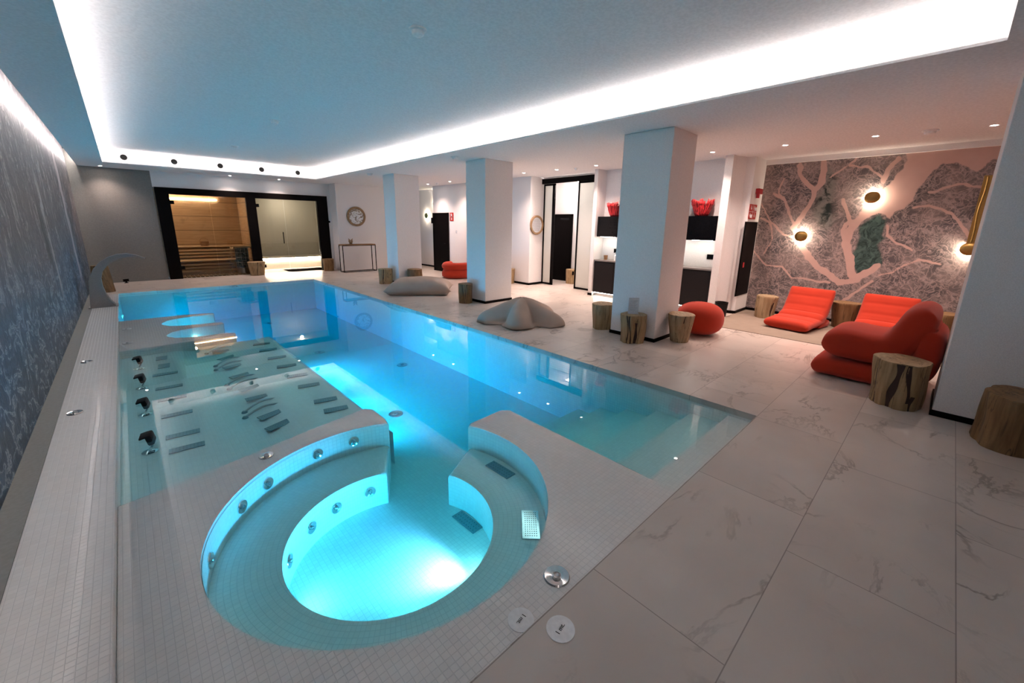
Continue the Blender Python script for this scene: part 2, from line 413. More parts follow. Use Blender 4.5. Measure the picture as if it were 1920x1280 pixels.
# shallow plateau with the round whirlpool cut out of it
r0 = 1.03; a0, a1 = R(24), R(65)
arc = [(JC[0]+r0*cos(t), JC[1]+r0*sin(t)) for t in [a0-(2*pi-(a1-a0))*k/72 for k in range(73)]]
out = [(2.5, YN), (2.5, 2.66), (2.42, 2.72), (2.04, 2.70)] + arc + [(1.52, 3.30), (1.52, 3.55), (1.46, 3.62), (.9, 3.50), (.3, 3.37), (XL, 3.29), (XL, YN)]
bm = BM(); prism(bm, out, FZ, PZ, bottom=False); bevel_top(bm, PZ, .022)
struct('whirlpool_rim', bm, M['mosaic'], smooth=True)
# inner wall skin with tiles laid round the curve
bm = BM(); arc2 = [(JC[0]+(r0-.004)*cos(t), JC[1]+(r0-.004)*sin(t)) for t in [a0-(2*pi-(a1-a0))*k/96 for k in range(97)]]
for p, q in zip(arc2, arc2[1:]): quad(bm, (p[0], p[1], FZ), (q[0], q[1], FZ), (q[0], q[1], PZ-.022), (p[0], p[1], PZ-.022))
bmesh.ops.remove_doubles(bm, verts=bm.verts, dist=.0005)
struct('whirlpool_wall', bm, M['mosaic_p'], smooth=True)
# seat ring
ri = .655; JI = (1.03, 2.20); SZ = -.27; WF = -.55; sa0, sa1 = R(20), R(65); n = 72
def ang(k, a, b): return a-(2*pi-(b-a))*k/n
inner = [(JI[0]+ri*cos(ang(k, R(23), R(68))), JI[1]+ri*sin(ang(k, R(23), R(68)))) for k in range(n+1)]
outer = [(JC[0]+(r0+.01)*cos(ang(k, a0, a1)), JC[1]+(r0+.01)*sin(ang(k, a0, a1))) for k in range(n+1)]
bm = BM(); pts = inner + outer[::-1]; prism(bm, pts, FZ, SZ, bottom=False); bevel_top(bm, SZ, .03)
struct('whirlpool_seat', bm, M['mosaic_p'], smooth=True)
bm = BM(); prism(bm, [(JI[0]+.70*cos(2*pi*k/48), JI[1]+.70*sin(2*pi*k/48)) for k in range(9, 48)] + [(1.72, 2.40), (2.02, 2.69), (2.30, 2.74), (1.56, 3.50), (1.50, 3.25)], FZ-.01, WF, bottom=False); struct('whirlpool_floor', bm, M['mosaic'])
# hydromassage bed slab with a gentle wave
bm = BM(); nx, ny = 40, 2; X0, X1, Y0, Y1 = XL, 1.58, 3.285, 7.52
def bedz(x):
    return -.165 - .045*sin(pi*max(0, min(1, (x-.25)/.75)))**2 - .02*sin(pi*max(0, min(1, (x-1.0)/.5))) - (max(0, x-1.5)/.08)**2*.05
g_ = [[bm.verts.new((X0+(X1-X0)*i/nx, y, bedz(X0+(X1-X0)*i/nx))) for y in (Y0, Y1)] for i in range(nx+1)]
for i in range(nx): bm.faces.new([g_[i][0], g_[i+1][0], g_[i+1][1], g_[i][1]])
b = [bm.verts.new((X1, y, FZ)) for y in (Y0, Y1)]; bm.faces.new([g_[nx][0], b[0], b[1], g_[nx][1]])
struct('hydromassage_bed', bm, M['mosaic'], smooth=True)
# far plateau with two lit bays
def bay(cy, hw, xl, xr, m=20):   # outline of a bay, from upper lip round the left end to the lower lip
    P_ = [(xr, cy+hw)]
    for k in range(m+1):
        t = pi/2+pi*k/m; P_.append((xl+.55+.55*cos(t), cy+hw*sin(t)))
    return P_ + [(xr, cy-hw)]
def fin(x, ya, yb): return [(x-.08, ya), (x-.02, ya-.02), (x+.04, (ya+yb)/2), (x-.02, yb+.02), (x-.08, yb)]
out = [(XL, 7.5), (1.00, 7.5), (1.07, 7.54), (1.09, 7.62), (1.05, 7.68), (.98, 7.70)] + bay(8.08, .36, .24, .98)[::-1][1:-1] + \
      [(.98, 8.44), (1.04, 8.47), (1.07, 8.55), (1.04, 8.63), (.98, 8.66)] + bay(9.08, .40, .24, .98)[::-1][1:-1] + [(.98, 9.50), (1.05, 9.53), (1.07, 9.6), (1.0, 9.66), (.6, 9.74), (XL, 9.80)]
bm = BM(); prism(bm, out, FZ, PZ, bottom=False); bevel_top(bm, PZ, .02)
struct('far_pool_ledge', bm, M['mosaic'], smooth=True)
bm = BM(); box(bm, .2, .96, 7.65, 8.5, FZ, -.42); box(bm, .2, .96, 8.6, 9.55, FZ, -.30); struct('bay_seat', bm, M['mosaic'])
# entry steps
bm = BM(); e = [1.20, 1.56, 1.93, 2.30, 2.66, 3.0]; zt = [-.085, -.19, -.30, -.41, -.52, -.66]
y0 = YN
for y, z in zip(e, zt): box(bm, 2.46, XR, y0, y, FZ, z); y0 = y
struct('pool_steps', bm, M['mosaic'])
# slot strips let into the steps
for i, (x, y, z) in enumerate([(3.45, 1.205, -.125), (2.95, 1.935, -.35), (2.75, 1.565, -.24)]):
    bm = BM(); box(bm, x-.07, x+.07, y-.006, y+.004, z-.008, z+.008)
    tag(obj('step_marker', bm, M['steel']), ['short steel marker strip on the riser of the topmost pool step', 'short steel marker strip on the third pool step', 'short steel marker strip near the rim end of the second pool step'][i], 'marker strip', 'marker strips on the pool steps')
# water
bm = BM(); box(bm, XL-.004, XR+.004, YN-.004, YF+.004, FZ-.004, WZ)
tag(obj('pool_water', bm, M['water']), 'clear turquoise pool water filling the long pool and whirlpool', 'water', kind='stuff')

# walls
def wallbox(name, x0, x1, y0, y1, z0, z1, mat): bm = BM(); box(bm, x0, x1, y0, y1, z0, z1); return struct(name, bm, mat)
H = 3.02
bm = BM(); box(bm, -.9, -.78, -3.6, YB, -.1, 3.7); struct('wall_left', bm, M['art'])
wallbox('wall_back', -.9, .80, YB, YB+.15, 0, 3.4, M['grey_wall'])
wallbox('wall_back', .80, 5.62, YB, YB+.12, 2.60, 3.3, M['plaster'])
wallbox('wall_back', 5.42, 5.62, YB, YB+.12, 0, 2.60, M['plaster'])
wallbox('wall_back', 5.62, 7.55, 15.0, 15.6, 0, H, M['plaster'])
wallbox('wall_back', 7.5, 9.4, 16.5, 16.62, 0, H, M['plaster'])
wallbox('wall_right', 9.05, 9.2, 12.95, 16.6, 0, H, M['plaster'])
wallbox('wall_right', 8.45, 9.1, 8.27, 13.25, 0, H, M['plaster'])
wallbox('wall_right', 9.0, 9.12, 6.05, 8.27, 2.99, H+.1, M['plaster'])
wallbox('wall_right', 8.42, 9.0, 6.02, 6.12, 0, H, M['plaster'])       # side of the kitchenette
wallbox('wall_right', 9.0, 9.12, 6.02, 6.40, 0, H, M['plaster'])
wallbox('wall_right', 8.78, 8.9, 3.1, 6.05, 0, H, M['plaster'])
wallbox('wall_right', 8.42, 8.55, 3.03, 3.17, 0, H, M['plaster'])
bm = BM(); prism(bm, [(8.55, 3.06), (8.55, 3.17), (9.7, 3.17), (9.7, 2.80), (9.55, 2.80), (8.9, 2.80), (8.86, 2.94)], 0, H); struct('wall_right', bm, M['plaster'])
wallbox('wall_front', -.9, 9.7, -3.75, -3.6, 0, H+.3, M['plaster'])
# vestibule behind the sliding doors
wallbox('wall_right', 10.05, 10.15, 6.2, 9.4, 0, H, M['plaster'])
wallbox('wall_right', 9.1, 10.1, 9.3, 9.4, 0, H, M['plaster']); wallbox('wall_right', 9.1, 10.1, 6.1, 6.2, 0, H, M['plaster'])
bm = BM(); box(bm, 9.1, 10.15, 6.1, 9.4, 2.95, 3.0); struct('ceiling', bm, M['ceil'])
# mural wall
import struct as _s
POLY = dict(pink=[(0.77, 3.01), (-0.22, 2.98), (-0.6, 2.9), (-0.4, 2.6), (-0.21, 2.78), (-0.13, 2.7), (-0.06, 2.61), (0.05, 2.67), (0.17, 2.75), (0.32, 2.73), (0.43, 2.58), (0.5, 2.45), (0.57, 2.3), (0.57, 2.17), (0.65, 2.07), (0.75, 2.04), (0.79, 1.91), (0.89, 1.99), (0.98, 2.02), (1.11, 1.91), (1.23, 1.76), (1.29, 1.85), (1.18, 2.02), (1.11, 2.16), (0.99, 2.35), (0.86, 2.58), (0.76, 2.73), (0.75, 2.86)],
 green=[(0.97, 1.99), (0.89, 1.91), (0.83, 1.91), (0.85, 1.63), (0.78, 1.57), (0.88, 1.46), (0.76, 1.15), (0.92, 1.02), (1.03, 0.89), (1.16, 1.15), (1.2, 1.33), (1.15, 1.59), (1.17, 1.74), (1.07, 1.91)],
 dark=[(1.85, 2.8), (1.73, 2.81), (1.65, 2.61), (1.64, 2.26), (1.55, 1.85), (1.6, 1.7), (1.77, 1.82), (1.91, 2.06), (1.87, 2.33), (1.78, 2.53)])
LINES = [([(1.29, 1.82), (1.23, 1.79), (1.32, 1.62), (1.35, 1.44), (1.2, 1.18), (1.14, 0.94), (1.07, 0.84)], .062), ([(2.18, 1.72), (2.01, 1.47), (1.86, 1.19), (1.67, 1.02), (1.46, 0.85), (1.3, 0.74), (1.11, 0.81), (0.99, 0.93), (0.9, 1.02), (0.83, 1.13)], .05),
 ([(1.9, 2.97), (1.84, 2.74), (1.83, 2.53), (1.91, 2.42), (1.94, 2.24), (1.99, 2.09), (2.09, 1.85), (2.18, 1.72)], .045), ([(1.49, 2.23), (1.38, 2.02), (1.33, 1.85), (1.4, 1.67), (1.37, 1.47)], .03), ([(2.76, 1.91), (2.54, 1.81), (2.33, 1.59), (2.16, 1.56)], .018),
 ([(2.59, 2.36), (2.4, 2.26), (2.22, 1.97), (2.16, 1.78)], .022), ([(2.82, 1.24), (2.57, 0.98), (2.24, 0.97), (2.06, 0.76), (1.79, 0.75), (1.44, 0.72)], .018), ([(0.79, 0.94), (0.59, 0.99), (0.5, 1.11), (0.33, 1.27), (0.05, 1.2)], .016), ([(0.55, 2.07), (0.38, 2.11), (0.18, 2.03), (-0.04, 1.83), (-0.16, 1.66)], .02),
 ([(1.2, 0.44), (0.99, 0.62), (0.88, 0.82)], .022), ([(0.81, 1.8), (0.76, 1.63), (0.61, 1.47), (0.47, 1.39)], .02), ([(2.49, 2.67), (2.5, 2.36), (2.36, 2.19)], .016), ([(1.74, 2.62), (1.62, 2.72), (1.45, 2.87), (1.38, 3.0)], .014), ([(1.0, 2.51), (0.95, 2.72), (0.85, 2.87)], .03), ([(2.25, 2.9), (2.2, 2.7), (2.05, 2.55), (1.93, 2.4)], .04), ([(1.0, 2.6), (1.2, 2.75), (1.5, 2.8)], .014), ([(.4, 2.3), (.1, 2.4), (-.2, 2.35)], .02), ([(2.78, 2.2), (2.6, 1.9), (2.5, 1.5), (2.6, 1.2)], .014)]
def segd(py, pz, a, b):
    ay, az = a; by, bz = b; dy, dz = by-ay, bz-az; t = max(0, min(1, ((py-ay)*dy+(pz-az)*dz)/(dy*dy+dz*dz+1e-9)))
    return hypot(py-ay-t*dy, pz-az-t*dz)
def sdpoly(py, pz, pts):
    d = 9; ins = False
    for a, b in zip(pts, pts[1:]+pts[:1]):
        d = min(d, segd(py, pz, a, b))
        if (a[1] > pz) != (b[1] > pz) and py < (b[0]-a[0])*(pz-a[1])/(b[1]-a[1])+a[0]: ins = not ins
    return -d if ins else d
def mural():
    bm = BM(); lay = bm.verts.layers.float_color.new('design'); Y0, Y1, Z0, Z1 = -1.0, 2.80, 0., 2.93; st = .02
    ny, nz = int((Y1-Y0)/st), int((Z1-Z0)/st); rows = []
    for j in range(nz+1):
        r = []
        for i in range(ny+1):
            y, z = Y0+(Y1-Y0)*i/ny, Z0+(Z1-Z0)*j/nz
            w = noise.noise_vector(Vector((y*3, z*3, 0)))*.05+noise.noise_vector(Vector((y*11, z*11, 4)))*.018; yy, zz = y+w.x, z+w.y
            s = lambda d, w_: max(0., min(1., .5-d/w_))
            riv = s(sdpoly(yy, zz, POLY['pink']), .12)
            for ln, wd in LINES:
                d = min(segd(yy, zz, a, b) for a, b in zip(ln, ln[1:])); riv = max(riv, s(d-wd, .05))
            v = bm.verts.new((9.55, y, z)); v[lay] = (riv, s(sdpoly(yy, zz, POLY['green']), .03), s(sdpoly(yy, zz, POLY['dark']), .12), 1); r.append(v)
        rows.append(r)
    for j in range(nz):
        for i in range(ny): bm.faces.new([rows[j][i], rows[j][i+1], rows[j+1][i+1], rows[j+1][i]])
    me = bpy.data.meshes.new('wall_mural'); bm.to_mesh(me); bm.free(); me.materials.append(M['mural'])
    o = bpy.data.objects.new('wall_mural', me); C.objects.link(o); o['kind'] = 'structure'
mural()
wallbox('wall_right', 9.552, 9.7, -3.6, 2.85, 0, 2.93, M['plaster'])
wallbox('wall_right', 9.5, 9.7, -3.6, 2.85, 2.93, H, M['plaster'])

# ceilings: lower soffit ring, cove, raised ceiling
CX0, CX1, CY0, CY1 = -.10, 4.76, -.01, 14.18; HC = 3.34
bm = BM()
for a in ((-.58, CX0-.012, -3.6, YB), (CX1+.012, 9.7, -3.6, 16.6), (CX0-.012, CX1+.012, -3.6, CY0-.012), (CX0-.012, CX1+.012, CY1+.012, YB)): box(bm, a[0], a[1], a[2], a[3], H, H+.010)
struct('ceiling', bm, M['ceil'])
bm = BM(); L = .012
for x0, x1, y0, y1 in ((CX0-L, CX0, CY0, CY1), (CX1, CX1+L, CY0, CY1), (CX0-L, CX1+L, CY0-L, CY0), (CX0-L, CX1+L, CY1, CY1+L)): box(bm, x0, x1, y0, y1, H-.001, H+.020)
struct('trim_1', bm, M['ceil'])
bm = BM(); T = .19
for x0, x1, y0, y1 in ((CX0-T-.03, CX0-T, CY0-T, CY1+T), (CX1+T, CX1+T+.03, CY0-T, CY1+T), (CX0-T, CX1+T, CY0-T-.03, CY0-T), (CX0-T, CX1+T, CY1+T, CY1+T+.03)): box(bm, x0, x1, y0, y1, H+.01, HC+.02)
struct('wall_cove_fascia', bm, M['ceil'])
bm = BM(); box(bm, CX0-.25, CX1+.25, CY0-.25, CY1+.25, HC, HC+.05); struct('ceiling', bm, M['ceil'])
# wall-wash slot on the left
bm = BM(); box(bm, -.60, -.58, -3.6, YB, H+.02, 3.66); box(bm, -.80, -.58, -3.6, YB, 3.66, 3.7); struct('trim_2', bm, M['ceil'])
bm = BM(); box(bm, -.618, -.603, -3.5, YB-.05, 3.19, 3.21)
tag(obj('led_strip', bm, M['led_slot']), 'white light strip hidden in the slot above the dark engraved wall', 'light strip')
t = thing('cove_light', 'white light strip running round inside the raised ceiling cove', 'light strip', (0, 0, 0))
for x0, x1, y0, y1 in ((CX0-.05, CX0-.025, CY0, CY1), (CX1+.025, CX1+.05, CY0, CY1), (CX0, CX1, CY0-.05, CY0-.025), (CX0, CX1, CY1+.025, CY1+.05)):
    bm = BM(); box(bm, x0, x1, y0, y1, H+.011, H+.018); obj('led_strip', bm, M['led'], t)

# pillars with black skirting
PIL = [(5.62, 6.38, 10.72, 11.38), (5.62, 6.40, 6.82, 7.48), (5.63, 6.36, 2.83, 3.60), (5.36, 6.10, -1.7, -.15)]
for a in PIL:
    bm = BM(); box(bm, *a, 0, H, .006); struct('pillar', bm, M['plaster'])
    bm = BM(); box(bm, a[0]-.012, a[1]+.012, a[2]-.012, a[3]+.012, 0, .055); struct('baseboard_pillar', bm, M['black'])
bm = BM()
for a in ((9.03, 9.05, 13.2, 16.5), (8.43, 8.45, 8.25, 13.25), (8.43, 9.05, 8.25, 8.27), (8.40, 8.56, 3.01, 3.03), (8.40, 8.42, 6.0, 6.12), (9.53, 9.55, -3.5, 2.8), (7.55, 9.05, 16.48, 16.5), (7.53, 7.57, 14.98, 15.6)): box(bm, *a, 0, .06)
prism(bm, [(8.55, 3.03), (8.85, 2.92), (8.88, 2.78), (9.55, 2.78), (9.55, 2.80), (8.9, 2.80), (8.86, 2.94), (8.55, 3.06)], 0, .06)
struct('baseboard_right', bm, M['black'])
bm = BM(); box(bm, -.66, .80, YB-.015, YB, 0, .05); struct('baseboard_back', bm, M['grey_wall'])
bm = BM(); box(bm, 7.45, 9.55, -3.5, 2.80, .0, .008); tag(obj('carpet', bm, M['carpet']), 'sand coloured carpet on the floor in front of the patterned mural wall', 'carpet')

# ================================================================== SAUNA FRONT
bm = BM(); FY0, FY1 = YB-.05, YB+.06
box(bm, .83, 5.50, FY0, FY1, 2.42, 2.60)
box(bm, .83, 1.13, FY0, FY1, 0, 2.42); box(bm, 3.00, 3.27, FY0, FY1, 0, 2.42); box(bm, 5.14, 5.50, FY0, FY1, 0, 2.42)
struct('trim_3', bm, M['black'])
def glass_door(n_, x0, x1, hinges, handle, label):
    t = bpy.data.objects.new('door_%d' % n_, None); C.objects.link(t); t.location = (x0, YB, 0); t['kind'] = 'structure'
    bm = BM(); box(bm, 0, x1-x0, -.004, .004, .01, 2.42); obj('glass_pane', bm, M['glass'], t)
    for hx, hz in hinges:
        bm = BM(); box(bm, hx-.0, hx+.09, -.02, .02, hz-.05, hz+.05, .004); obj('hinge', bm, M['black'], t)
    if handle:
        bm = BM(); tube(bm, [(handle, -.05, .98), (handle, -.05, 1.36)], .014); tube(bm, [(handle, 0, 1.02), (handle, -.05, 1.02)], .008); tube(bm, [(handle, 0, 1.32), (handle, -.05, 1.32)], .008)
        obj('door_handle', bm, M['black'], t)
glass_door(1, 1.13, 2.05, [(0, .32), (0, 2.2)], None, '')
glass_door(2, 2.06, 3.00, [], None, '')
glass_door(3, 3.27, 4.08, [(0, .25), (0, 2.2)], .70, '')
glass_door(4, 4.09, 5.14, [], None, '')
# sauna room
wallbox('wall_sauna', .85, .95, YB+.06, 17.5, 0, 2.6, M['sauna']); wallbox('wall_sauna', .9, 3.2, 17.4, 17.5, 0, 2.6, M['sauna']); wallbox('wall_sauna', 3.08, 3.16, YB+.06, 17.5, 0, 2.6, M['sauna'])
bm = BM(); box(bm, .9, 3.2, YB+.06, 17.5, 2.55, 2.6); struct('ceiling', bm, M['slat'])
bm = BM(); box(bm, 1.0, 2.5, 17.37, 17.385, 2.37, 2.388); tag(obj('led_strip', bm, M['led_sauna']), 'warm light line at the top of the wooden sauna back wall', 'light strip')
def bench(y0, y1, z, n_, label):
    t = thing('sauna_bench', label, 'bench', (2.0, (y0+y1)/2, 0), 0, 'sauna benches'); d = (y1-y0)/n_
    for k in range(n_):
        bm = BM(); box(bm, -1.03, 1.03, -(y1-y0)/2+k*d, -(y1-y0)/2+(k+1)*d-.02, z-.035, z, .004); obj('slat', bm, M['slat'], t)
    for k in range(4):
        bm = BM(); zz = z-.10-.10*k; box(bm, -1.03, .72, -(y1-y0)/2+.01, -(y1-y0)/2+.03, zz-.06, zz, .004)
        if zz > .1: obj('front_slat', bm, M['slat'], t)
    bm = BM(); box(bm, -1.0, -.95, -(y1-y0)/2+.04, (y1-y0)/2-.03, 0, z-.035); obj('support', bm, M['slat'], t); bm = BM(); box(bm, .6, .65, -(y1-y0)/2+.04, (y1-y0)/2-.03, 0, z-.035); obj('support', bm, M['slat'], t)
bench(16.85, 17.38, .88, 5, 'upper slatted wooden sauna bench against the panelled back wall')
bench(16.28, 16.83, .46, 5, 'lower slatted wooden sauna bench in front of the upper one')
bm = BM()
for k in range(18): box(bm, 1.15+k*.11, 1.22+k*.11, YB+.08, 16.25, .004, .03)
tag(obj('duckboard', bm, M['duck']), 'slatted wooden duckboard on the sauna floor behind the glass', 'duckboard')
t = thing('sauna_heater', 'tall sauna heater packed with dark stones beside the sauna post', 'heater', (2.78, 16.0, 0))
bm = BM(); lathe(bm, [(0, .04), (.17, .04), (.17, .12), (.165, .2), (0, .2)], 24); obj('base', bm, M['steel'], t, True)
bm = BM()
for k in range(150):
    z = .22+.62*random.random(); a = random.random()*2*pi; rr = .145
    m_ = Matrix.Translation((rr*cos(a), rr*sin(a), z)) @ Matrix.Rotation(random.random()*3, 4, 'X'); bmesh.ops.create_icosphere(bm, subdivisions=1, radius=.038+.012*random.random(), matrix=m_)
lathe(bm, [(0, .2), (.13, .2), (.13, .86), (0, .88)], 16); st = obj('stones', bm, M['stone'], t); st['kind'] = 'stuff'
bm = BM()
for z in (.22, .38, .54, .70, .86): 
    tube(bm, [(.185*cos(a*pi/12), .185*sin(a*pi/12), z) for a in range(24)], .006, 6, close=True)
for a in range(10): tube(bm, [(.185*cos(a*pi/5), .185*sin(a*pi/5), .2), (.185*cos(a*pi/5), .185*sin(a*pi/5), .86)], .005, 6)
obj('cage', bm, M['steel'], t)
bm = BM()
for s_ in (-1, 1): box(bm, -.26, .26, s_*.24-.03, s_*.24+.03, .86, .90, .004); box(bm, s_*.24-.03, s_*.24+.03, -.24, .24, .82, .86, .004)
obj('guard_rail', bm, M['slat'], t)
bm = BM(); lathe(bm, [(0, 0), (.10, 0), (.12, .03), (.125, .14), (.115, .14), (.108, .03), (0, .02)], 20); tube(bm, [(-.12, 0, .14), (-.09, 0, .22), (0, 0, .26), (.09, 0, .22), (.12, 0, .14)], .006, 6)
tag(obj('sauna_bucket', bm, M['console_wood'], None, True, (1.95, 17.1, .88)), 'small wooden sauna bucket on the upper sauna bench', 'bucket')
t = thing('sauna_fill_lamp', 'small shaded fill lamp added high in the near left corner of the sauna', 'wall lamp', (.96, 15.9, 2.2))  # fill lamp added so the bench slats show
bm = BM(); box(bm, 0, .06, -.08, .08, -.10, .10, .01); obj('shade', bm, M['slat'], t)
l = bpy.data.lights.new('lamp', 'POINT'); l.energy = 9; l.color = (1, .86, .68); l.shadow_soft_size = .08; o = bpy.data.objects.new('lamp', l); C.objects.link(o); o.parent = t; o.location = (.16, 0, 0)
# steam room
gw = plain('steam_room_wall', (.48, .455, .39), .5); sw = plain('steam_room_bench', (.72, .66, .58), .4)
wallbox('wall_steam', 3.18, 3.24, YB+.06, 17.2, 0, 2.6, gw); wallbox('wall_steam', 3.2, 5.7, 17.1, 17.2, 0, 2.6, gw); wallbox('wall_steam', 5.58, 5.66, YB+.1, 17.2, 0, 2.6, gw)
bm = BM(); box(bm, 3.2, 5.66, YB+.06, 17.2, 2.55, 2.6); struct('ceiling', bm, gw)
t = thing('steam_bench', 'pale bench in the steam room with light glowing beneath its seat', 'bench', (4.4, 16.9, 0))
bm = BM(); box(bm, -1.17, 1.17, -.02, .19, 0, .40); obj('base', bm, sw, t)
bm = BM(); box(bm, -1.17, 1.17, -.10, .19, .40, .47, .01); obj('seat', bm, gw, t)
bm = BM(); box(bm, -1.17, 1.17, .14, .19, .47, .95, .01); obj('backrest', bm, plain('steam_back', (.42, .40, .34), .5), t)
bm = BM(); box(bm, -1.16, 1.16, -.055, -.03, .385, .398); obj('light_strip', bm, M['led_steam'], t)
t = thing('steam_fill_lamp', 'small warm fill lamp added to the steam room ceiling behind the glass', 'ceiling light', (4.4, 16.3, 2.55)); bm = BM(); lathe(bm, [(0, -.004), (.05, -.004), (.06, 0)], 24); obj('lens', bm, M['lampface'], t)  # fill lamp added to lift the dark upper half of the room
l = bpy.data.lights.new('lamp', 'POINT'); l.energy = 7; l.color = (1, .9, .74); l.shadow_soft_size = .05; o = bpy.data.objects.new('lamp', l); C.objects.link(o); o.parent = t; o.location = (0, 0, -.08)

# ================================================================== DOWNLIGHTS, DETECTORS, VENTS
def spot(parent, loc, energy, col, size=R(100), blend=.6, rad=.03, aim=(0, 0, -1), name='lamp'):
    l = bpy.data.lights.new(name, 'SPOT'); l.energy = energy; l.color = col; l.spot_size = size; l.spot_blend = blend; l.shadow_soft_size = rad
    o = bpy.data.objects.new(name, l); C.objects.link(o); o.parent = parent; o.location = loc
    o.rotation_euler = Vector(aim).to_track_quat('-Z', 'Y').to_euler(); return o
def downlight(x, y, label, e_=1., z=H):
    t = thing('downlight', label, 'ceiling light', (x, y, z), 0, 'recessed ceiling downlights')
    bm = BM(); lathe(bm, [(.030, -.001), (.045, -.006), (.047, -.002), (.047, .0)], 24); obj('ring', bm, M['plast_w'], t, True)
    bm = BM(); lathe(bm, [(0, -.003), (.030, -.003)], 24); obj('lens', bm, M['lampface'], t)
    spot(t, (0, 0, -.012), SPOT*e_, WARM, R(120), 1.)
DL = [(7.86, 12.61, 'farthest downlight of the long row, left of the second one past the first pillar', .8), (7.83, 11.27, 'second farthest downlight of the long row above the red armchair', .8), (7.82, 7.92, 'downlight of the long row nearest the round wall plaque', .9), (7.90, 6.87, 'downlight of the long row in front of the sliding door opening', .9),
      (7.93, 5.74, 'downlight of the long row in front of the left end of the kitchenette', .9), (7.91, 3.22, 'downlight of the long row just right of the third pillar', .8), (8.03, 2.13, 'downlight of the long row above the left edge of the mural', .9), (8.11, 1.03, 'downlight of the long row above the middle of the mural', .9), (8.27, -.10, 'nearest downlight of the long row beside the rightmost pillar', .7),
      (-.16, 15.2, 'downlight at the back left above the swan-neck fountain', .35), (2.6, 15.15, 'downlight at the back above the left half of the sauna front', .45), (3.92, 15.14, 'downlight at the back above the steam room glass', .45)]
for x, y, lb, e_ in DL: downlight(x, y, lb, e_)
def detector(x, y, z, r, label):
    t = thing('smoke_detector', label, 'smoke detector', (x, y, z), 0, 'ceiling detectors')
    bm = BM(); lathe(bm, [(r, 0), (r, -.012), (r*.9, -.018), (0, -.018)], 28); obj('base', bm, M['plast_w'], t, True)
    bm = BM(); lathe(bm, [(r*.72, -.018), (r*.66, -.045), (r*.45, -.055), (0, -.056)], 28); obj('cap', bm, M['plast_w'], t, True)
for x, y, z, r, lb in [(2.13, 3.50, HC, .075, 'nearest white smoke detector on the raised ceiling'), (2.13, 8.1, HC, .075, 'middle white smoke detector on the raised ceiling'), (2.13, 11.4, HC, .075, 'farthest white smoke detector on the raised ceiling'),
      (8.13, .47, H, .085, 'round white detector on the low ceiling above the mural'), (7.98, 6.34, H, .05, 'small white detector between the downlights by the sliding door'), (7.86, 12.03, H, .05, 'small white detector between the two farthest downlights'), (5.12, 7.17, H, .085, 'flat white detector on the low ceiling beside the middle pillar'), (5.2, 11.3, H, .08, 'flat white detector on the low ceiling beside the farthest pillar')]: detector(x, y, z, r, lb)
for i, x in enumerate((.30, 1.27, 2.27, 3.28, 4.27)):
    t = thing('air_nozzle', ['leftmost', 'second from the left', 'middle', 'second from the right', 'rightmost'][i]+' round white air nozzle on the far cove face', 'air vent', (x, CY1+T, 3.19), 0, 'round air nozzles on the far cove face')
    bm = BM(); lathe(bm, [(.125, 0), (.125, -.012), (.10, -.03), (.075, -.03), (.06, -.0), (.06, .0)], 32, 'y'); obj('ring', bm, M['plast_w'], t, True)
    bm = BM(); lathe(bm, [(0, -.012), (.064, -.012)], 32, 'y'); obj('core', bm, M['dark_hole'], t)

# ================================================================== LIGHTS UNDER WATER
def uw(loc, aim, energy, label, fix=None, size=R(150), col=CYAN, blend=1., rad=.05):
    t = thing('underwater_light', label, 'pool light', loc, 0, 'underwater lights')
    d = Vector(aim).normalized(); q = d.to_track_quat('Z', 'Y').to_euler()
    bm = BM(); lathe(bm, [(.07, 0), (.07, .008), (.055, .014), (.045, .014)], 24); obj('bezel', bm, M['steel'], t, True, None, q)
    bm = BM(); lathe(bm, [(0, .012), (.046, .012)], 24); obj('lens', bm, M['uwlamp'], t, False, None, q)
    spot(t, tuple(d*.03), energy, col, size, blend, rad, aim)
uw((JI[0]+(ri-.004)*cos(R(-55)), JI[1]+(ri-.004)*sin(R(-55)), -.43), (-.75, 1.0, -.07), JACW, 'bright lamp in the near right riser below the whirlpool seat', size=R(78), col=JACC, blend=1.)
uw((JI[0]+(ri-.004)*cos(R(-100)), JI[1]+(ri-.004)*sin(R(-100)), -.42), (.2, 1, .35), 5, 'lamp in the near riser below the whirlpool seat')
uw((JI[0]+(ri-.004)*cos(R(176)), JI[1]+(ri-.004)*sin(R(176)), -.42), (1, .0, .35), 4, 'lamp in the left riser below the whirlpool seat')
for y, lb in ((4.5, 'nearest'), (5.5, 'second nearest'), (6.6, 'third nearest'), (7.35, 'fourth nearest'), (10.2, 'fifth'), (11.3, 'sixth'), (12.5, 'farthest')):
    x = 1.585 if y < 8 else XL+.002
    uw((x, y, -.45), (1, 0, -.34), POOLW*(1.5 if y > 8 else .6 if y < 5 else 1), lb+' lamp under water along the left side of the deep basin', rad=.12, size=R(112))
uw((.62, 8.44, -.24), (0, -1, -.9), 22, 'lamp in the nearer of the two lit bays at the far ledge', col=JACC)
uw((.62, 8.68, -.2), (.1, 1, -.3), 9, 'lamp in the farther of the two lit bays at the far ledge')

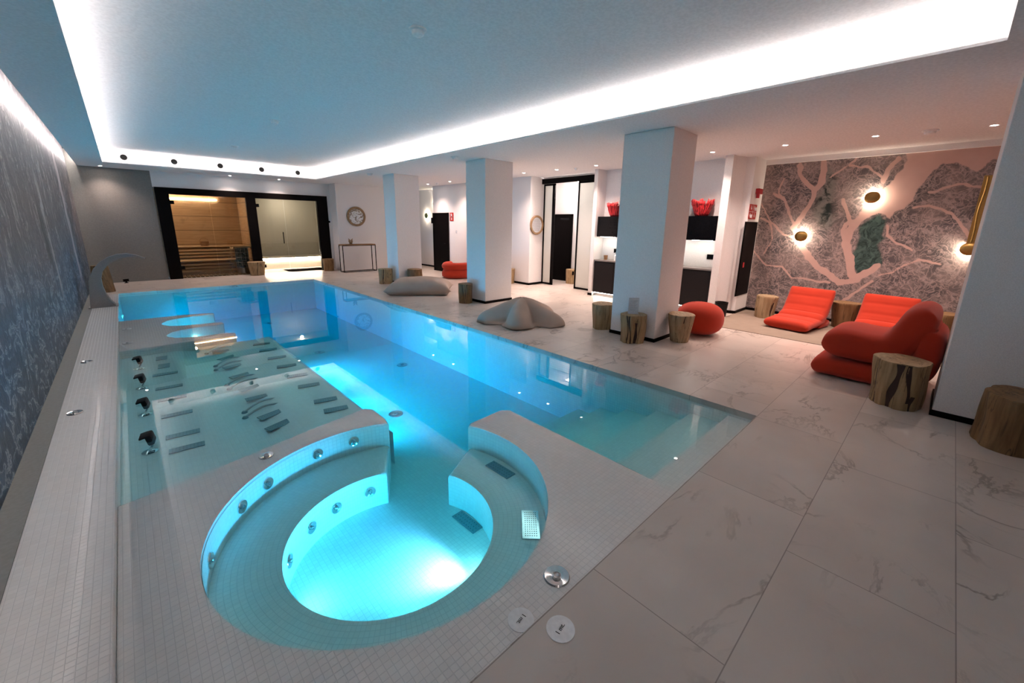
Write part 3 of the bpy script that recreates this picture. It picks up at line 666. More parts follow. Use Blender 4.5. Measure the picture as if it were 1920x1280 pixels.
# ================================================================== WHIRLPOOL AND BED FITTINGS
def disc_jet(name, label, cat, loc, nrm, r=.05, group=None, mat='chrome'):
    t = thing(name, label, cat, loc, 0, group)
    q = Vector(nrm).to_track_quat('Z', 'Y').to_euler()
    bm = BM(); lathe(bm, [(r, -.002), (r, .004), (r*.92, .010), (r*.45, .006), (r*.34, .004), (r*.30, .004)], 36); obj('flange', bm, M[mat], t, True, None, q)
    bm = BM(); lathe(bm, [(r*.30, .002), (r*.30, .014), (r*.22, .018), (r*.16, .012), (0, .008)], 24); obj('nozzle', bm, M['steel'], t, True, None, q)
    return t
where = ['nearest the gap', 'second from the gap', 'third from the gap', 'fourth from the gap', 'fifth, at the far left of the bowl', 'sixth, at the near left of the bowl']
for (a, z), w in zip([(82, -.15), (99, -.15), (123, -.16), (137, -.165), (162, -.18), (192, -.17)], where):
    a = R(a); disc_jet('wall_jet', 'round steel jet in the upper whirlpool wall, '+w, 'jet', (JC[0]+(r0-.008)*cos(a), JC[1]+(r0-.008)*sin(a), z), (-cos(a), -sin(a), 0), .045, 'jets in the whirlpool wall')
for (a, z), w in zip([(80, -.40), (104, -.40), (124, -.40), (150, -.40)], ['first from the gap', 'second from the gap', 'third from the gap', 'fourth from the gap']):
    a = R(a); disc_jet('seat_jet', 'round steel jet in the lit riser below the whirlpool seat, '+w, 'jet', (JI[0]+(ri-.003)*cos(a), JI[1]+(ri-.003)*sin(a), z), (-cos(a), -sin(a), 0), .045, 'jets in the riser below the seat')
disc_jet('deck_button', 'large round polished steel button on the tiles at the near right of the whirlpool', 'button', (1.36, 1.08, PZ), (0, 0, 1), .068)
disc_jet('deck_button', 'round steel disc on the tiled rim between whirlpool and nearest bed', 'button', (.55, 3.30, PZ), (0, 0, 1), .052)
disc_jet('ledge_disc', 'nearer of two round steel discs on the tiled ledge by the engraved wall', 'disc', (-.55, 5.11, .004), (0, 0, 1), .055, 'discs on the left ledge')
disc_jet('ledge_disc', 'farther of two round steel discs on the tiled ledge by the engraved wall', 'disc', (-.55, 6.95, .004), (0, 0, 1), .055, 'discs on the left ledge')
disc_jet('ledge_disc', 'nearer of two round discs on the far tiled pool ledge', 'disc', (-.18, 7.92, PZ), (0, 0, 1), .06, 'discs on the far pool ledge', 'steel')
disc_jet('ledge_disc', 'farther of two round discs on the far tiled pool ledge', 'disc', (-.18, 8.98, PZ), (0, 0, 1), .06, 'discs on the far pool ledge', 'steel')
for (x, y), w in zip([(2.44, 11.9), (2.6, 8.5), (3.49, 6.7), (2.42, 4.91)], ['farthest', 'second farthest', 'rightmost', 'nearest']):
    disc_jet('floor_drain', w+' round drain disc on the deep pool floor', 'drain', (x, y, FZ), (0, 0, 1), .10, 'drain discs on the pool floor', 'steel')

def plate(label, c, ln, wd, a, z, group, mat='plate', cat='massage plate', holes=False, th=.008):
    t = thing('massage_plate', label, cat, (c[0], c[1], z), R(a), group)
    bm = BM(); box(bm, -ln/2, ln/2, -wd/2, wd/2, 0, th, .003); obj('plate', bm, M[mat], t)
    bm = BM()
    nx_, ny_ = (12, 6) if holes else (9, 3)
    for i in range(nx_):
        for j in range(ny_): 
            x, y = -ln*.40+ln*.8*i/(nx_-1), -wd*.3+wd*.6*j/(ny_-1); m_ = Matrix.Translation((x, y, th+.0008))
            bmesh.ops.create_circle(bm, cap_ends=True, segments=6, radius=.0035, matrix=m_)
    h = obj('air_holes', bm, M['dark_hole'], t); h['kind'] = 'stuff'
    return t
lane = ['nearest', 'second nearest', 'third nearest', 'farthest']
heads = [(4.10, 'nearest', 'nearer'), (4.40, 'nearest', 'farther'), (4.93, 'second nearest', 'nearer'), (5.43, 'second nearest', 'farther'), (5.84, 'third nearest', 'nearer'), (6.40, 'third nearest', 'farther')]
for y, l_, p_ in heads: plate('%s long massage plate at the head end of the %s underwater bed' % (p_, l_), (.13, y), .24, .085, -5, bedz(.13)+.002, 'massage plates at the head ends')
for y, p_ in ((6.78, 'nearer'), (7.2, 'farther')): plate('%s square massage plate at the head of the farthest underwater bed' % p_, (.14, y), .12, .19, -4, bedz(.14)+.002, 'massage plates at the head ends')
for k, (y, p_) in enumerate([(4.05, 'nearer'), (4.35, 'farther'), (4.90, 'nearer'), (5.33, 'farther'), (5.80, 'nearer'), (6.27, 'farther'), (6.75, 'nearer'), (7.15, 'farther')]):
    plate('%s massage plate at the foot end of the %s underwater bed' % (p_, lane[k//2]), (1.34, y), .23, .10, -14, bedz(1.34)+.004, 'massage plates at the foot ends')
for y, a, lb in [(4.07, 20, 'massage plate under the thighs, nearest of all'), (4.36, 16, 'massage plate beside the nearest pair of grab bars, on their near side'), (4.91, 0, 'massage plate beyond the nearest pair of grab bars'), (5.27, 16, 'massage plate on the near side of the second pair of grab bars'),
      (5.80, 16, 'massage plate beyond the second pair of grab bars'), (6.25, 14, 'massage plate on the near side of the third pair of grab bars'), (6.72, 30, 'massage plate beyond the third pair of grab bars'), (7.12, -6, 'massage plate beside the single farthest grab bar')]:
    plate(lb, (.83, y), .26, .10, a, bedz(.83)+.004, 'massage plates in the middle of the beds')
def bar(p, q, label):
    t = thing('grab_bar', label, 'grab bar', (p[0], p[1], bedz(p[0])), atan2(q[1]-p[1], q[0]-p[0]), 'grab bars on the underwater beds'); L_ = hypot(q[0]-p[0], q[1]-p[1])
    bm = BM(); tube(bm, [(L_*k/12, .0, .012+.045*sin(pi*k/12)) for k in range(13)], .011, 8); obj('bar', bm, M['steel'], t, True)
    for x in (0, L_): bm = BM(); lathe(bm, [(.028, 0), (.028, .008), (.018, .022), (0, .024)], 16, c=(x, 0, -.002)); obj('foot_cap', bm, M['plate'], t, True)
for p, q, lb in [((.62, 4.51), (.99, 4.61), 'near bar of the nearest pair of grab bars'), ((.64, 4.65), (1.0, 4.78), 'far bar of the nearest pair of grab bars'), ((.64, 5.46), (1.01, 5.55), 'near bar of the second pair of grab bars'), ((.64, 5.61), (1.02, 5.73), 'far bar of the second pair of grab bars'),
      ((.63, 6.31), (1.01, 6.44), 'near bar of the third pair of grab bars'), ((.65, 6.49), (1.02, 6.63), 'far bar of the third pair of grab bars'), ((.64, 7.22), (1.02, 7.33), 'single grab bar of the farthest underwater bed, below the far ledge')]: bar(p, q, lb)
# head cushions on chrome stalks
def headrest(y, label, group='headrests along the left pool wall'):
    t = thing('headrest', label, 'headrest', (-.10, y, bedz(-.1)), 0, group)
    bm = BM(); lathe(bm, [(.055, 0), (.055, .008), (.03, .016), (0, .017)], 24); obj('base', bm, M['chrome'], t, True)
    bm = BM(); tube(bm, [(0, 0, .01), (.005, 0, .03), (.02, .01, .05), (.025, .02, .08)], .010, 8); obj('stalk', bm, M['chrome'], t, True)
    bm = BM(); box(bm, -.02, .025, -.065, .065, -.045, .045, .015); box(bm, -.055, .0, -.06, .06, .030, .045, .005)
    obj('cushion', bm, M['blackfoam'], t, True, (.015, .03, .11), (0, R(-12), R(-8)))
for k, y in enumerate((4.22, 5.12, 6.0, 6.85)): headrest(y, lane[k]+' black headrest cushion on a chrome stalk at the left pool wall')
# air grilles in the whirlpool
plate('grey air grille on the whirlpool seat nearest the gap on the right', (1.985, 2.22), .26, .10, -88, SZ+.001, None, cat='air grille')
plate('shiny perforated steel grille on the right of the whirlpool seat', (1.72, 1.61), .27, .12, 46.5, SZ+.001, None, mat='chrome', cat='air grille', holes=True)
plate('grey air grille lying on the whirlpool floor below the right seat', (1.62, 2.19), .26, .10, -88, WF+.001, None, cat='air grille')

# white depth signs
def sign_disc(label, x, y, z, r, a):
    t = thing('depth_sign', label, 'sign', (x, y, z), R(a)); bm = BM(); lathe(bm, [(0, 0), (r, 0), (r, .004), (0, .004)], 48); obj('disc', bm, M['plast_w'], t, False)
    for x_, tx, s_ in ((-.024, '1', .030), (.008, 'mt.', .028)): o = obj('lettering', text_bm(tx, s_), M['ink'], t, False, (x_, 0, .0045))
sign_disc('round white depth sign reading 1 mt. on the marble slab', 1.13, .862, 0, .062, 12)
sign_disc('upside-down round white depth sign reading 1 mt. on the mosaic whirlpool rim', 1.06, 1.035, PZ+.001, .060, 192)

# ================================================================== SWAN NECK FOUNTAIN
t = thing('waterfall_fountain', 'tall curved steel swan-neck waterfall fountain on the left pool ledge', 'fountain', (-.47, 11.4, 0))
outer_ = [(-.20, 0), (-.185, .18), (-.165, .36), (-.14, .55), (-.06, .74), (.05, .87), (.18, .965), (.32, 1.02), (.46, 1.03), (.60, 1.00), (.74, .93)]
inner_ = [(.17, .0), (.10, .12), (.055, .25), (.03, .40), (.03, .55), (.07, .69), (.15, .80), (.25, .885), (.37, .945), (.50, .965), (.62, .955), (.74, .915)]
bm = BM(); wid = .26
pts = outer_+inner_[::-1]
for s_ in (-1, 1): pass
va = [bm.verts.new((x, -wid/2*(1-.35*z), z)) for x, z in pts]; vb = [bm.verts.new((x, wid/2*(1-.35*z), z)) for x, z in pts]
bm.faces.new(va); bm.faces.new(vb[::-1])
for i in range(len(pts)): j = (i+1) % len(pts); bm.faces.new([va[i], va[j], vb[j], vb[i]])
obj('spout', bm, M['fount'], t)
bm = BM(); box(bm, -.23, .20, -.16, .16, 0.004, .014, .004); obj('base_plate', bm, M['fount'], t)
bm = BM(); box(bm, .735, .745, -.08, .08, .915, .930); obj('outlet', bm, M['black'], t)

# ================================================================== SOFT SEATING
def cushion(path, T, width, ridges=0, depth=0., n=60, seg=28, endr=.5, pw=.45):
    """padded slab following a side profile; path (u, z) is the centre line; extruded along y"""
    P_ = [Vector((a, 0, b)) for a, b in path]
    ds = [0]
    for a, b in zip(P_, P_[1:]): ds.append(ds[-1]+(b-a).length)
    def at(s):
        s = max(0, min(ds[-1], s))
        for i in range(len(ds)-1):
            if s <= ds[i+1]+1e-9:
                f = (s-ds[i])/(ds[i+1]-ds[i]); 
                a = P_[max(0, i-1)]; b = P_[i]; c = P_[i+1]; d = P_[min(len(P_)-1, i+2)]
                return .5*((2*b)+(-a+c)*f+(2*a-5*b+4*c-d)*f*f+(-a+3*b-3*c+d)*f**3)
    bm = BM(); rings = []; Lt = ds[-1]
    for i in range(n+1):
        s = Lt*(.5-.5*cos(pi*i/n)); p = at(s); t_ = (at(s+.01)-at(s-.01)).normalized(); nn = Vector((-t_.z, 0, t_.x))
        e_ = min(s, Lt-s); Tl = T(s/Lt) if callable(T) else T
        k = (max(0, 1-(1-min(1, e_/(Tl*endr)))**2))**.5
        rg = 1-depth*abs(cos(pi*ridges*s/Lt))**8 if ridges else 1
        r_ = []
        for q in range(seg):
            a = 2*pi*q/seg; yy = sp(cos(a), pw)*(width/2-.03*(1-k)); hh = sp(sin(a), .75)*Tl/2*max(k, .02)
            if hh > 0: hh *= 1-(1-rg)*min(1, 1.2*(1-(abs(yy)/(width/2))**6))
            r_.append(bm.verts.new(p+nn*hh+Vector((0, yy, 0))))
        rings.append(r_)
    for A, B in zip(rings, rings[1:]):
        for q in range(seg): bm.faces.new([A[q], A[(q+1) % seg], B[(q+1) % seg], B[q]])
    bm.faces.new(rings[0][::-1]); bm.faces.new(rings[-1])
    return bm
def low_lounger(x, y, rz, label):
    t = thing('lounge_seat', label, 'lounge chair', (x, y, .009), R(rz), 'low orange lounge seats by the mural')
    obj('seat', cushion([(0.0, .085), (.25, .11), (.5, .125), (.72, .14)], .17, .70, 3, .12), M['red'], t, 'all')
    obj('backrest', cushion([(.50, .12), (.70, .20), (.82, .38), (.90, .55), (.93, .66)], lambda s: .26-.10*s, .70, 4, .10, endr=.6), M['red'], t, 'all')
    bm = BM(); box(bm, .55, 1.02, -.33, .33, .004, .13, .05); obj('base', bm, M['red'], t, True)
low_lounger(8.05, 1.72, -9, 'low orange-red lounge seat on the carpet, left one of two facing the pool')
low_lounger(8.05, .62, -7, 'low orange-red lounge seat on the carpet behind the tall padded chaise')
t = thing('chaise', 'large padded orange-red chaise seen from the side beside the two nearest stumps', 'chaise', (6.28, .40, 0), R(-92))
# local: u runs from the foot (far +y) towards the back; local x = -world y
obj('base_mat', cushion([(-.50, .115), (-.2, .115), (.42, .115)], .225, .92, pw=.3), M['red'], t, 'all')
obj('seat', cushion([(-.44, .39), (-.25, .41), (.0, .40), (.14, .43), (.24, .53), (.30, .67), (.35, .80), (.43, .875)], lambda s: .36-.05*s, .90, 0, endr=.55, pw=.32), M['red'], t, 'all')
obj('backrest', cushion([(.38, .14), (.43, .30), (.44, .50), (.42, .70)], .24, .88, pw=.32), M['red'], t, 'all')
t = thing('pouf', 'round orange-red fabric pouf behind the stump beside the nearest full pillar', 'pouf', (6.72, 2.62, 0))
bm = BM(); prof = []
for k in range(25):
    a = -pi/2+pi*k/24; prof.append((.36*abs(cos(a))**.75, .26+.26*sp(sin(a), .85)))
lathe(bm, prof, 40); obj('cover', bm, M['red'], t, 'all')
bm = BM()
for k in range(2): tube(bm, [(.362*abs(cos(a))**.75*cos(k*pi/2+.4), .362*abs(cos(a))**.75*sin(k*pi/2+.4), .26+.262*sp(sin(a), .85)) for a in [-1.3+2.7*j/16 for j in range(17)]], .004, 6)
obj('seam', bm, M['red'], t)
# round armchair
t = thing('armchair', 'low round orange-red armchair in front of the black door past the middle pillar', 'armchair', (7.82, 10.95, 0), R(190))
bm = BM(); prof = [(0, .0), (.40, .0), (.48, .06), (.49, .16), (.44, .27), (.30, .30), (0, .31)]; lathe(bm, prof, 36); obj('seat', bm, M['red'], t, 'all')
bm = BM(); tube(bm, [(.36*cos(a), .36*sin(a), .38) for a in [R(-115)+R(230)*k/20 for k in range(21)]], [.06]+[.125]*19+[.06], 14); obj('backrest', bm, M['red'], t, 'all')

def pillow_bm(a, b, h, z0, pinch=.10, n=28):
    bm = BM(); top, bot = [], []
    for i in range(n+1):
        rt, rb = [], []
        for j in range(n+1):
            u, v = -1+2*i/n, -1+2*j/n; x = a*u*(1-pinch*(1-v*v)); y = b*v*(1-pinch*(1-u*u))
            k = ((1-u**4)*(1-v**4))**.55; w = 1+.03*sin(7*u+2*v)*k
            e_ = (i in (0, n) or j in (0, n))
            vt = bm.verts.new((x, y, z0+h*k*w)); rt.append(vt)
            rb.append(vt if e_ else bm.verts.new((x, y, max(.004, z0-z0*2.2*k))))
        top.append(rt); bot.append(rb)
    for i in range(n):
        for j in range(n):
            bm.faces.new([top[i][j], top[i+1][j], top[i+1][j+1], top[i][j+1]])
            f = [bot[i][j], bot[i][j+1], bot[i+1][j+1], bot[i+1][j]]
            try: bm.faces.new(f)
            except ValueError: pass
    return bm
t = thing('floor_pillow', 'big grey-taupe rectangular floor pillow lying between the two farther pillars', 'floor pillow', (5.30, 9.02, 0), R(-38))
obj('cover', pillow_bm(.80, .56, .27, .12), M['taupe'], t, 'all')
bm = BM()
for s_ in (-1, 1): tube(bm, [(.80*u*1., s_*.56*(1-.10*(1-u*u)), .12) for u in [-1+2*k/20 for k in range(21)]], .007, 6); tube(bm, [(s_*.80*(1-.10*(1-u*u)), .56*u, .12) for u in [-1+2*k/20 for k in range(21)]], .007, 6)
obj('piping', bm, M['taupe'], t)
# star cushion
def star_bm(angs, Ls, h, n=96, m=22):
    bm = BM()
    def Rr(th):
        best = .28
        for a, L_ in zip(angs, Ls):
            d = abs((th-a+pi) % (2*pi)-pi)
            w0 = .20
            if d < 1.2:
                # rounded capsule arm seen in polar form
                s_ = sin(d); r_ = L_-w0; disc = w0*w0-(r_*s_)**2
                r1 = r_*cos(d)+disc**.5 if disc > 0 else (min(L_, (w0+.075*max(0, 1-.0))/max(s_, 1e-3)))
                best = max(best, min(r1, L_))
        return best
    ths = [2*pi*k/n for k in range(n)]; rs = [Rr(t_) for t_ in ths]
    for _ in range(1): rs = [(rs[k-1]+2*rs[k]+rs[(k+1) % n])/4 for k in range(n)]
    c = bm.verts.new((0, 0, h)); rings = []
    for i in range(1, m+1):
        f = sin(pi/2*i/m); r_ = []
        for t_, rr in zip(ths, rs):
            rho = rr*f; hc = h*(.52+.48*math.exp(-(rho/.45)**2))
            prof_ = (1-f**5)**.5
            # height across an arm: depends on distance from the arm axis
            dm = min((abs(rho*sin(t_-a)) if cos(t_-a) > 0 else 9) for a in angs)
            wv = min(1., dm/.225); arm = (1-wv**2.2)**.5 if wv < 1 else 0
            core = max(0., 1-(rho/.33)**2)**.5
            z = hc*max(arm, core)*(prof_ if f > .5 else 1)
            z = max(z, .05*prof_)
            r_.append(bm.verts.new((rho*cos(t_), rho*sin(t_), .01+z)))
        rings.append(r_)
    for k in range(n): bm.faces.new([c, rings[0][k], rings[0][(k+1) % n]])
    for A, B in zip(rings, rings[1:]):
        for k in range(n): bm.faces.new([A[k], B[k], B[(k+1) % n], A[(k+1) % n]])
    bm.faces.new(rings[-1]); 
    bmesh.ops.smooth_vert(bm, verts=bm.verts, factor=.5, use_axis_x=True, use_axis_y=True, use_axis_z=True); bmesh.ops.smooth_vert(bm, verts=bm.verts, factor=.5, use_axis_x=True, use_axis_y=True, use_axis_z=True)
    return bm
t = thing('star_cushion', 'big grey-taupe starfish shaped floor cushion between the middle and nearest full pillar', 'floor cushion', (5.12, 5.16, 0))
SA = [R(a) for a in (150, 218, 285, 2, 75)]
obj('cover', star_bm(SA, [.84, .80, .86, .84, .80], .42), M['taupe'], t, 'all')
bm = BM()
for a in [(SA[i]+((SA[(i+1) % 5]-SA[i]) % (2*pi))/2) for i in range(5)]: tube(bm, [(r_*cos(a), r_*sin(a), .425*max(0, 1-(r_/.36)**2)**.5*(.52+.48*math.exp(-(r_/.45)**2))+.012) for r_ in (.02, .08, .14, .20, .25)], .004, 6)
obj('seam', bm, M['taupe'], t)

# ================================================================== TREE STUMPS
def stump(x, y, rb, rt, h, label, mat='stump', clefts=(), seed=1, lob=.06, rz=0, group='tree stump side tables', z=0.):
    t = thing('tree_stump', label, 'stump stool', (x, y, z), R(rz), group)
    bm = BM(); n, m = 96, 14; rings = []; rnd = random.Random(seed); ph = [rnd.random()*6.28 for _ in range(6)]
    def rad(a, f):
        r_ = rb+(rt-rb)*f
        k = 1+lob*sin(2*a+ph[0])+lob*.7*sin(3*a+ph[1]+f*.8)+lob*.5*sin(5*a+ph[2]-f)+lob*.3*sin(9*a+ph[3]+f*2)
        k += .025*noise.noise(Vector((cos(a)*3+seed, sin(a)*3, f*1.2)))+.012*noise.noise(Vector((cos(a)*14+seed, sin(a)*14, f*2)))
        k += .05*sin(f*pi*1.2+ph[4])*sin(a+ph[5])
        for ca, cw, cdp, fl0, fl1 in clefts:
            ca2 = R(ca)+.10*sin(f*4+ca); d = abs((a-ca2+pi) % (2*pi)-pi); ww = R(cw)
            if d < ww: k -= cdp*(1-(d/ww)**2)*min(1, max(0, (f-fl0)*8+1))*min(1, max(0, (fl1-f)*8+1))
        return r_*k
    for j in range(m+1):
        f = j/m; rings.append([bm.verts.new((rad(2*pi*i/n, f)*cos(2*pi*i/n), rad(2*pi*i/n, f)*sin(2*pi*i/n), h*f)) for i in range(n)])
    last = rings[-1]
    for s_, dz in ((.975, .008), (.6, .010), (.25, .008)):
        rings.append([bm.verts.new((v.co.x*s_, v.co.y*s_, h+dz+.003*noise.noise(v.co*9*s_))) for v in last])
    for A, B in zip(rings, rings[1:]):
        for i in range(n): bm.faces.new([A[i], A[(i+1) % n], B[(i+1) % n], B[i]])
    bm.faces.new(rings[-1]); bm.faces.new(rings[0][::-1])
    o = obj('trunk', bm, M[mat], t, True)
    if clefts:
        bm = BM()
        for ca, cw, cdp, fl0, fl1 in clefts:
            for j in range(12):
                f0, f1 = j/12, (j+1)/12
                if f0 < fl0-.01 or f1 > fl1+.01: continue
                q = []
                for f, s_ in ((f0, -1), (f0, 1), (f1, 1), (f1, -1)):
                    a = R(ca)+.10*sin(f*4+ca)+s_*R(cw)*.60*(.75+.25*sin(f*9+ca)); r_ = rad(a, f)+.003; q.append((r_*cos(a), r_*sin(a), h*f))
                quad(bm, *q)
        bmesh.ops.remove_doubles(bm, verts=bm.verts, dist=.0005)
        obj('cleft_strip', bm, M['cleft_dark'], t, True)  # dark strip laid over each cleft
    return t
stump(5.47, .12, .205, .225, .45, 'tree stump with two dark vertical clefts, standing against the padded chaise', 'stump', [(174, 15, .12, 0, 1), (202, 9, .08, .15, 1), (128, 5, .06, 0, 1), (218, 6, .05, 0, .35)], 3, .045)
stump(5.06, -.62, .245, .23, .43, 'wide brown tree stump at the right edge in front of the rightmost pillar', 'stump_dark', [], 8, .07)
stump(5.43, 3.08, .165, .185, .42, 'cleft tree stump in front of the nearest full pillar, under the leaflet holder', 'stump', [(226, 17, .25, 0, .8), (196, 6, .10, 0, 1), (182, 5, .08, 0, 1)], 12, .05)
stump(5.80, 3.87, .17, .19, .42, 'tree stump mostly hidden behind the left edge of the nearest full pillar', 'stump', [], 13, .06)
stump(6.02, 2.62, .135, .195, .42, 'pale tapering tree stump right of the nearest full pillar', 'stump_pale', [(222, 5, .06, .7, 1)], 14, .03)
stump(5.38, 7.22, .155, .165, .42, 'ochre tree stump against the middle pillar beside the floor pillow', 'stump_dark', [(215, 4, .06, 0, 1), (236, 4, .05, .2, 1)], 15, .05)
stump(5.37, 11.05, .18, .19, .42, 'tree stump at the left side of the farthest pillar', 'stump', [(224, 6, .07, 0, 1)], 16, .04)
stump(6.02, 10.50, .20, .20, .42, 'tree stump in front of the farthest pillar, half hidden by the floor pillow', 'stump_dark', [], 17, .04)
stump(3.02, 15.30, .19, .24, .42, 'tree stump standing before the black sauna post', 'stump', [(262, 5, .06, 0, 1)], 18, .03)
stump(5.26, 15.25, .17, .19, .42, 'tree stump standing before the right black frame of the steam room', 'stump_dark', [], 19, .05)
stump(-.52, 13.75, .22, .15, .62, 'orange-brown tree stump behind the swan-neck fountain', 'stump_dark', [], 20, .05)
stump(8.25, 8.95, .20, .20, .42, 'tree stump peeping out from behind the middle pillar', 'stump', [], 21, .05)
stump(9.75, 7.72, .17, .18, .42, 'tree stump behind the frosted sliding door in the next room', 'stump', [], 22, .05)
stump(8.98, 2.28, .16, .18, .42, 'yellowish hollow tree stump between the litter bin and the left low lounge seat', 'stump_pale', [(236, 8, .10, 0, .8)], 23, .06, z=.008)
stump(9.15, 1.08, .15, .20, .44, 'tapered tree stump between the two low lounge seats', 'stump_dark', [], 24, .07, z=.008)
stump(9.1, -.12, .2, .2, .45, 'tree stump partly hidden behind the tall padded chaise', 'stump_dark', [], 25, .05, z=.008)
# leaflet holder
t = thing('leaflet_holder', 'clear leaflet holder with a grey printed sheet on the cleft stump', 'leaflet holder', (5.43, 3.10, .432), R(-48))
bm = BM(); box(bm, -.075, .075, -.045, .045, 0, .005, .001); box(bm, -.075, .075, -.003, .0, 0, .24, .001); obj('stand', bm, M['acryl'], t)
bm = BM(); box(bm, -.070, .070, -.006, -.004, .015, .23); s_ = obj('sheet', bm, M['paper'], t)
bm = BM()
for k in range(9): box(bm, -.055, .055-(k % 3)*.015, -.0072, -.0062, .195-.018*k, .199-.018*k)
o = obj('print', bm, M['text_grey'], s_)

# ================================================================== BACK OF THE ROOM
t = thing('console_table', 'narrow console table with thin black frame and wooden top under the round relief', 'table', (6.05, 14.5, 0))
bm = BM(); box(bm, -.60, .60, -.17, .17, .93, .965, .003); obj('table_top', bm, M['console_wood'], t)
for x in (-.59, .59):
    for y in (-.16, .16): bm = BM(); box(bm, x-.011, x+.011, y-.011, y+.011, 0, .93); obj('leg', bm, M['black'], t)
bm = BM()
for y in (-.16, .16): box(bm, -.59, .59, y-.011, y+.011, .0, .022); box(bm, -.59, .59, y-.010, y+.010, .91, .93)
for x in (-.59, .59): box(bm, x-.011, x+.011, -.16, .16, .0, .022)
obj('rail', bm, M['black'], t)
t = thing('figurine', 'small dark and silver sculpture on the console table', 'figurine', (5.82, 14.5, .966))
bm = BM(); lathe(bm, [(0, 0), (.07, 0), (.07, .012), (0, .012)], 20); obj('base', bm, M['black'], t)
bm = BM()
for s_ in (-1, 1):
    tube(bm, [(0, 0, .01), (.03*s_, 0, .06), (.05*s_, .01, .11), (.04*s_, 0, .15), (.075*s_, 0, .19)], [.03, .035, .028, .022, .008], 10)
tube(bm, [(-.05, 0, .10), (0, .01, .13), (.05, 0, .10)], .014, 8); obj('body', bm, M['frame_wood'], t, 'all')
def plaque(label, loc, r, rz, face, fm):
    t = thing('round_plaque', label, 'wall decoration', loc, rz)
    bm = BM(); lathe(bm, [(r, 0), (r, -.03), (r*.97, -.04), (r*.80, -.04), (r*.78, -.025), (r*.78, 0)], 56, 'y'); obj('frame', bm, M[fm], t, True)
    bm = BM(); lathe(bm, [(0, -.015), (r*.79, -.015)], 48, 'y'); f = obj('panel', bm, M[face], t)
    return t
t = plaque('round wooden framed relief on the wall above the console table', (6.28, 14.985, 1.92), .345, 0, 'map', 'frame_wood')
bm = BM(); rnd = random.Random(4)
for k in range(26):
    a = rnd.random()*6.28; rr = .24*rnd.random()**.5; x, z = rr*cos(a), rr*sin(a)*.8; 
    m_ = Matrix.Translation((x, -.022, z)) @ Matrix.Diagonal((1.3, .35, .8, 1)); bmesh.ops.create_icosphere(bm, subdivisions=2, radius=.03+.015*rnd.random(), matrix=m_)
obj('relief', bm, M['plast_w'], t, 'all')
t = plaque('round wooden framed text plaque on the wall left of the sliding doors', (8.70, 8.255, 1.71), .27, 0, 'paper', 'frame_wood')
bm = BM()
for k in range(9):
    z = .15-.037*k; w = (.19**2-z*z)**.5*.9
    x = -w
    while x < w-.02:
        l_ = min(.02+.03*random.random(), w-x); box(bm, x, x+l_, -.018, -.0155, z-.006, z+.006); x += l_+.012
obj('lettering', bm, M['text_grey'], t)
t = thing('light_switch', 'small round black switch on the wall right of the sauna front', 'switch', (5.60, 14.99, 1.66))
t.location = (5.53, YB-.001, 1.72)
bm = BM(); lathe(bm, [(0, -.02), (.03, -.02), (.036, -.012), (.036, 0)], 24, 'y'); obj('plate', bm, M['black'], t, True)
bm = BM(); lathe(bm, [(0, -.026), (.014, -.026), (.014, -.02)], 16, 'y'); obj('button', bm, M['black_gloss'], t)
t = thing('floor_uplight', 'small black spotlight on the floor at the foot of the grey back wall', 'spotlight', (-.12, 15.35, 0))
bm = BM(); lathe(bm, [(.045, 0), (.045, .01), (.02, .02), (.02, .05), (0, .05)], 16); obj('base', bm, M['black'], t)
bm = BM(); tube(bm, [(-.06, 0, .07), (.06, 0, .08)], .035, 14); obj('head', bm, M['black'], t, True)

# black door with hinges, sign
t = bpy.data.objects.new('door_5', None); C.objects.link(t); t.location = (8.44, 12.75, 0); t['kind'] = 'structure'
bm = BM(); box(bm, -.02, .01, -.46, .46, 0.005, 2.05, .004); obj('door_leaf', bm, M['dark_door'], t)
bm = BM(); box(bm, -.03, .0, .46, .50, 0, 2.09); box(bm, -.03, .0, -.50, -.46, 0, 2.09); box(bm, -.03, .0, -.5, .5, 2.05, 2.09); obj('door_frame', bm, M['dark_door'], t)
bm = BM(); tube(bm, [(-.03, -.38, 1.02), (-.07, -.38, 1.02), (-.07, -.27, 1.02)], .01, 8); obj('door_handle', bm, M['black_gloss'], t)
bm = BM(); box(bm, -.07, -.0, .44, .54, 1.72, 1.92, .005); obj('door_closer', bm, M['black'], t)
def red_sign(label, loc, w, h, cols, rows, ax='x'):
    t = thing('safety_sign', label, 'sign', loc, 0 if ax == 'x' else R(90))
    bm = BM(); box(bm, -.004, 0, -w/2, w/2, -h/2, h/2); obj('panel', bm, M['redsign'], t)
    bm = BM(); cw, chh = w/cols, h/rows
    for i in range(cols):
        for j in range(rows):
            cx, cz = -w/2+cw*(i+.5), -h/2+chh*(j+.5)
            if (i+j) % 2: # extinguisher pictogram
                tube(bm, [(-.0045, cx, cz-chh*.32), (-.0045, cx, cz+chh*.12)], cw*.14, 8); box(bm, -.006, -.004, cx-cw*.05, cx+cw*.2, cz+chh*.2, cz+chh*.28); box(bm, -.006, -.004, cx+cw*.18, cx+cw*.26, cz-chh*.1, cz+chh*.25)
            else: # arrow and flame pictogram
                quad(bm, (-.006, cx-cw*.25, cz+chh*.05), (-.006, cx, cz-chh*.3), (-.006, cx+cw*.25, cz+chh*.05), (-.006, cx, cz+chh*.0)); box(bm, -.006, -.004, cx-cw*.06, cx+cw*.06, cz, cz+chh*.34)
    # thin white rules between the fields
    for i in range(1, cols): box(bm, -.006, -.004, -w/2+cw*i-.004, -w/2+cw*i+.004, -h/2+.01, h/2-.01)
    for j in range(1, rows): box(bm, -.006, -.004, -w/2+.01, w/2-.01, -h/2+chh*j-.004, -h/2+chh*j+.004)
    obj('pictogram', bm, M['plast_w'], t)
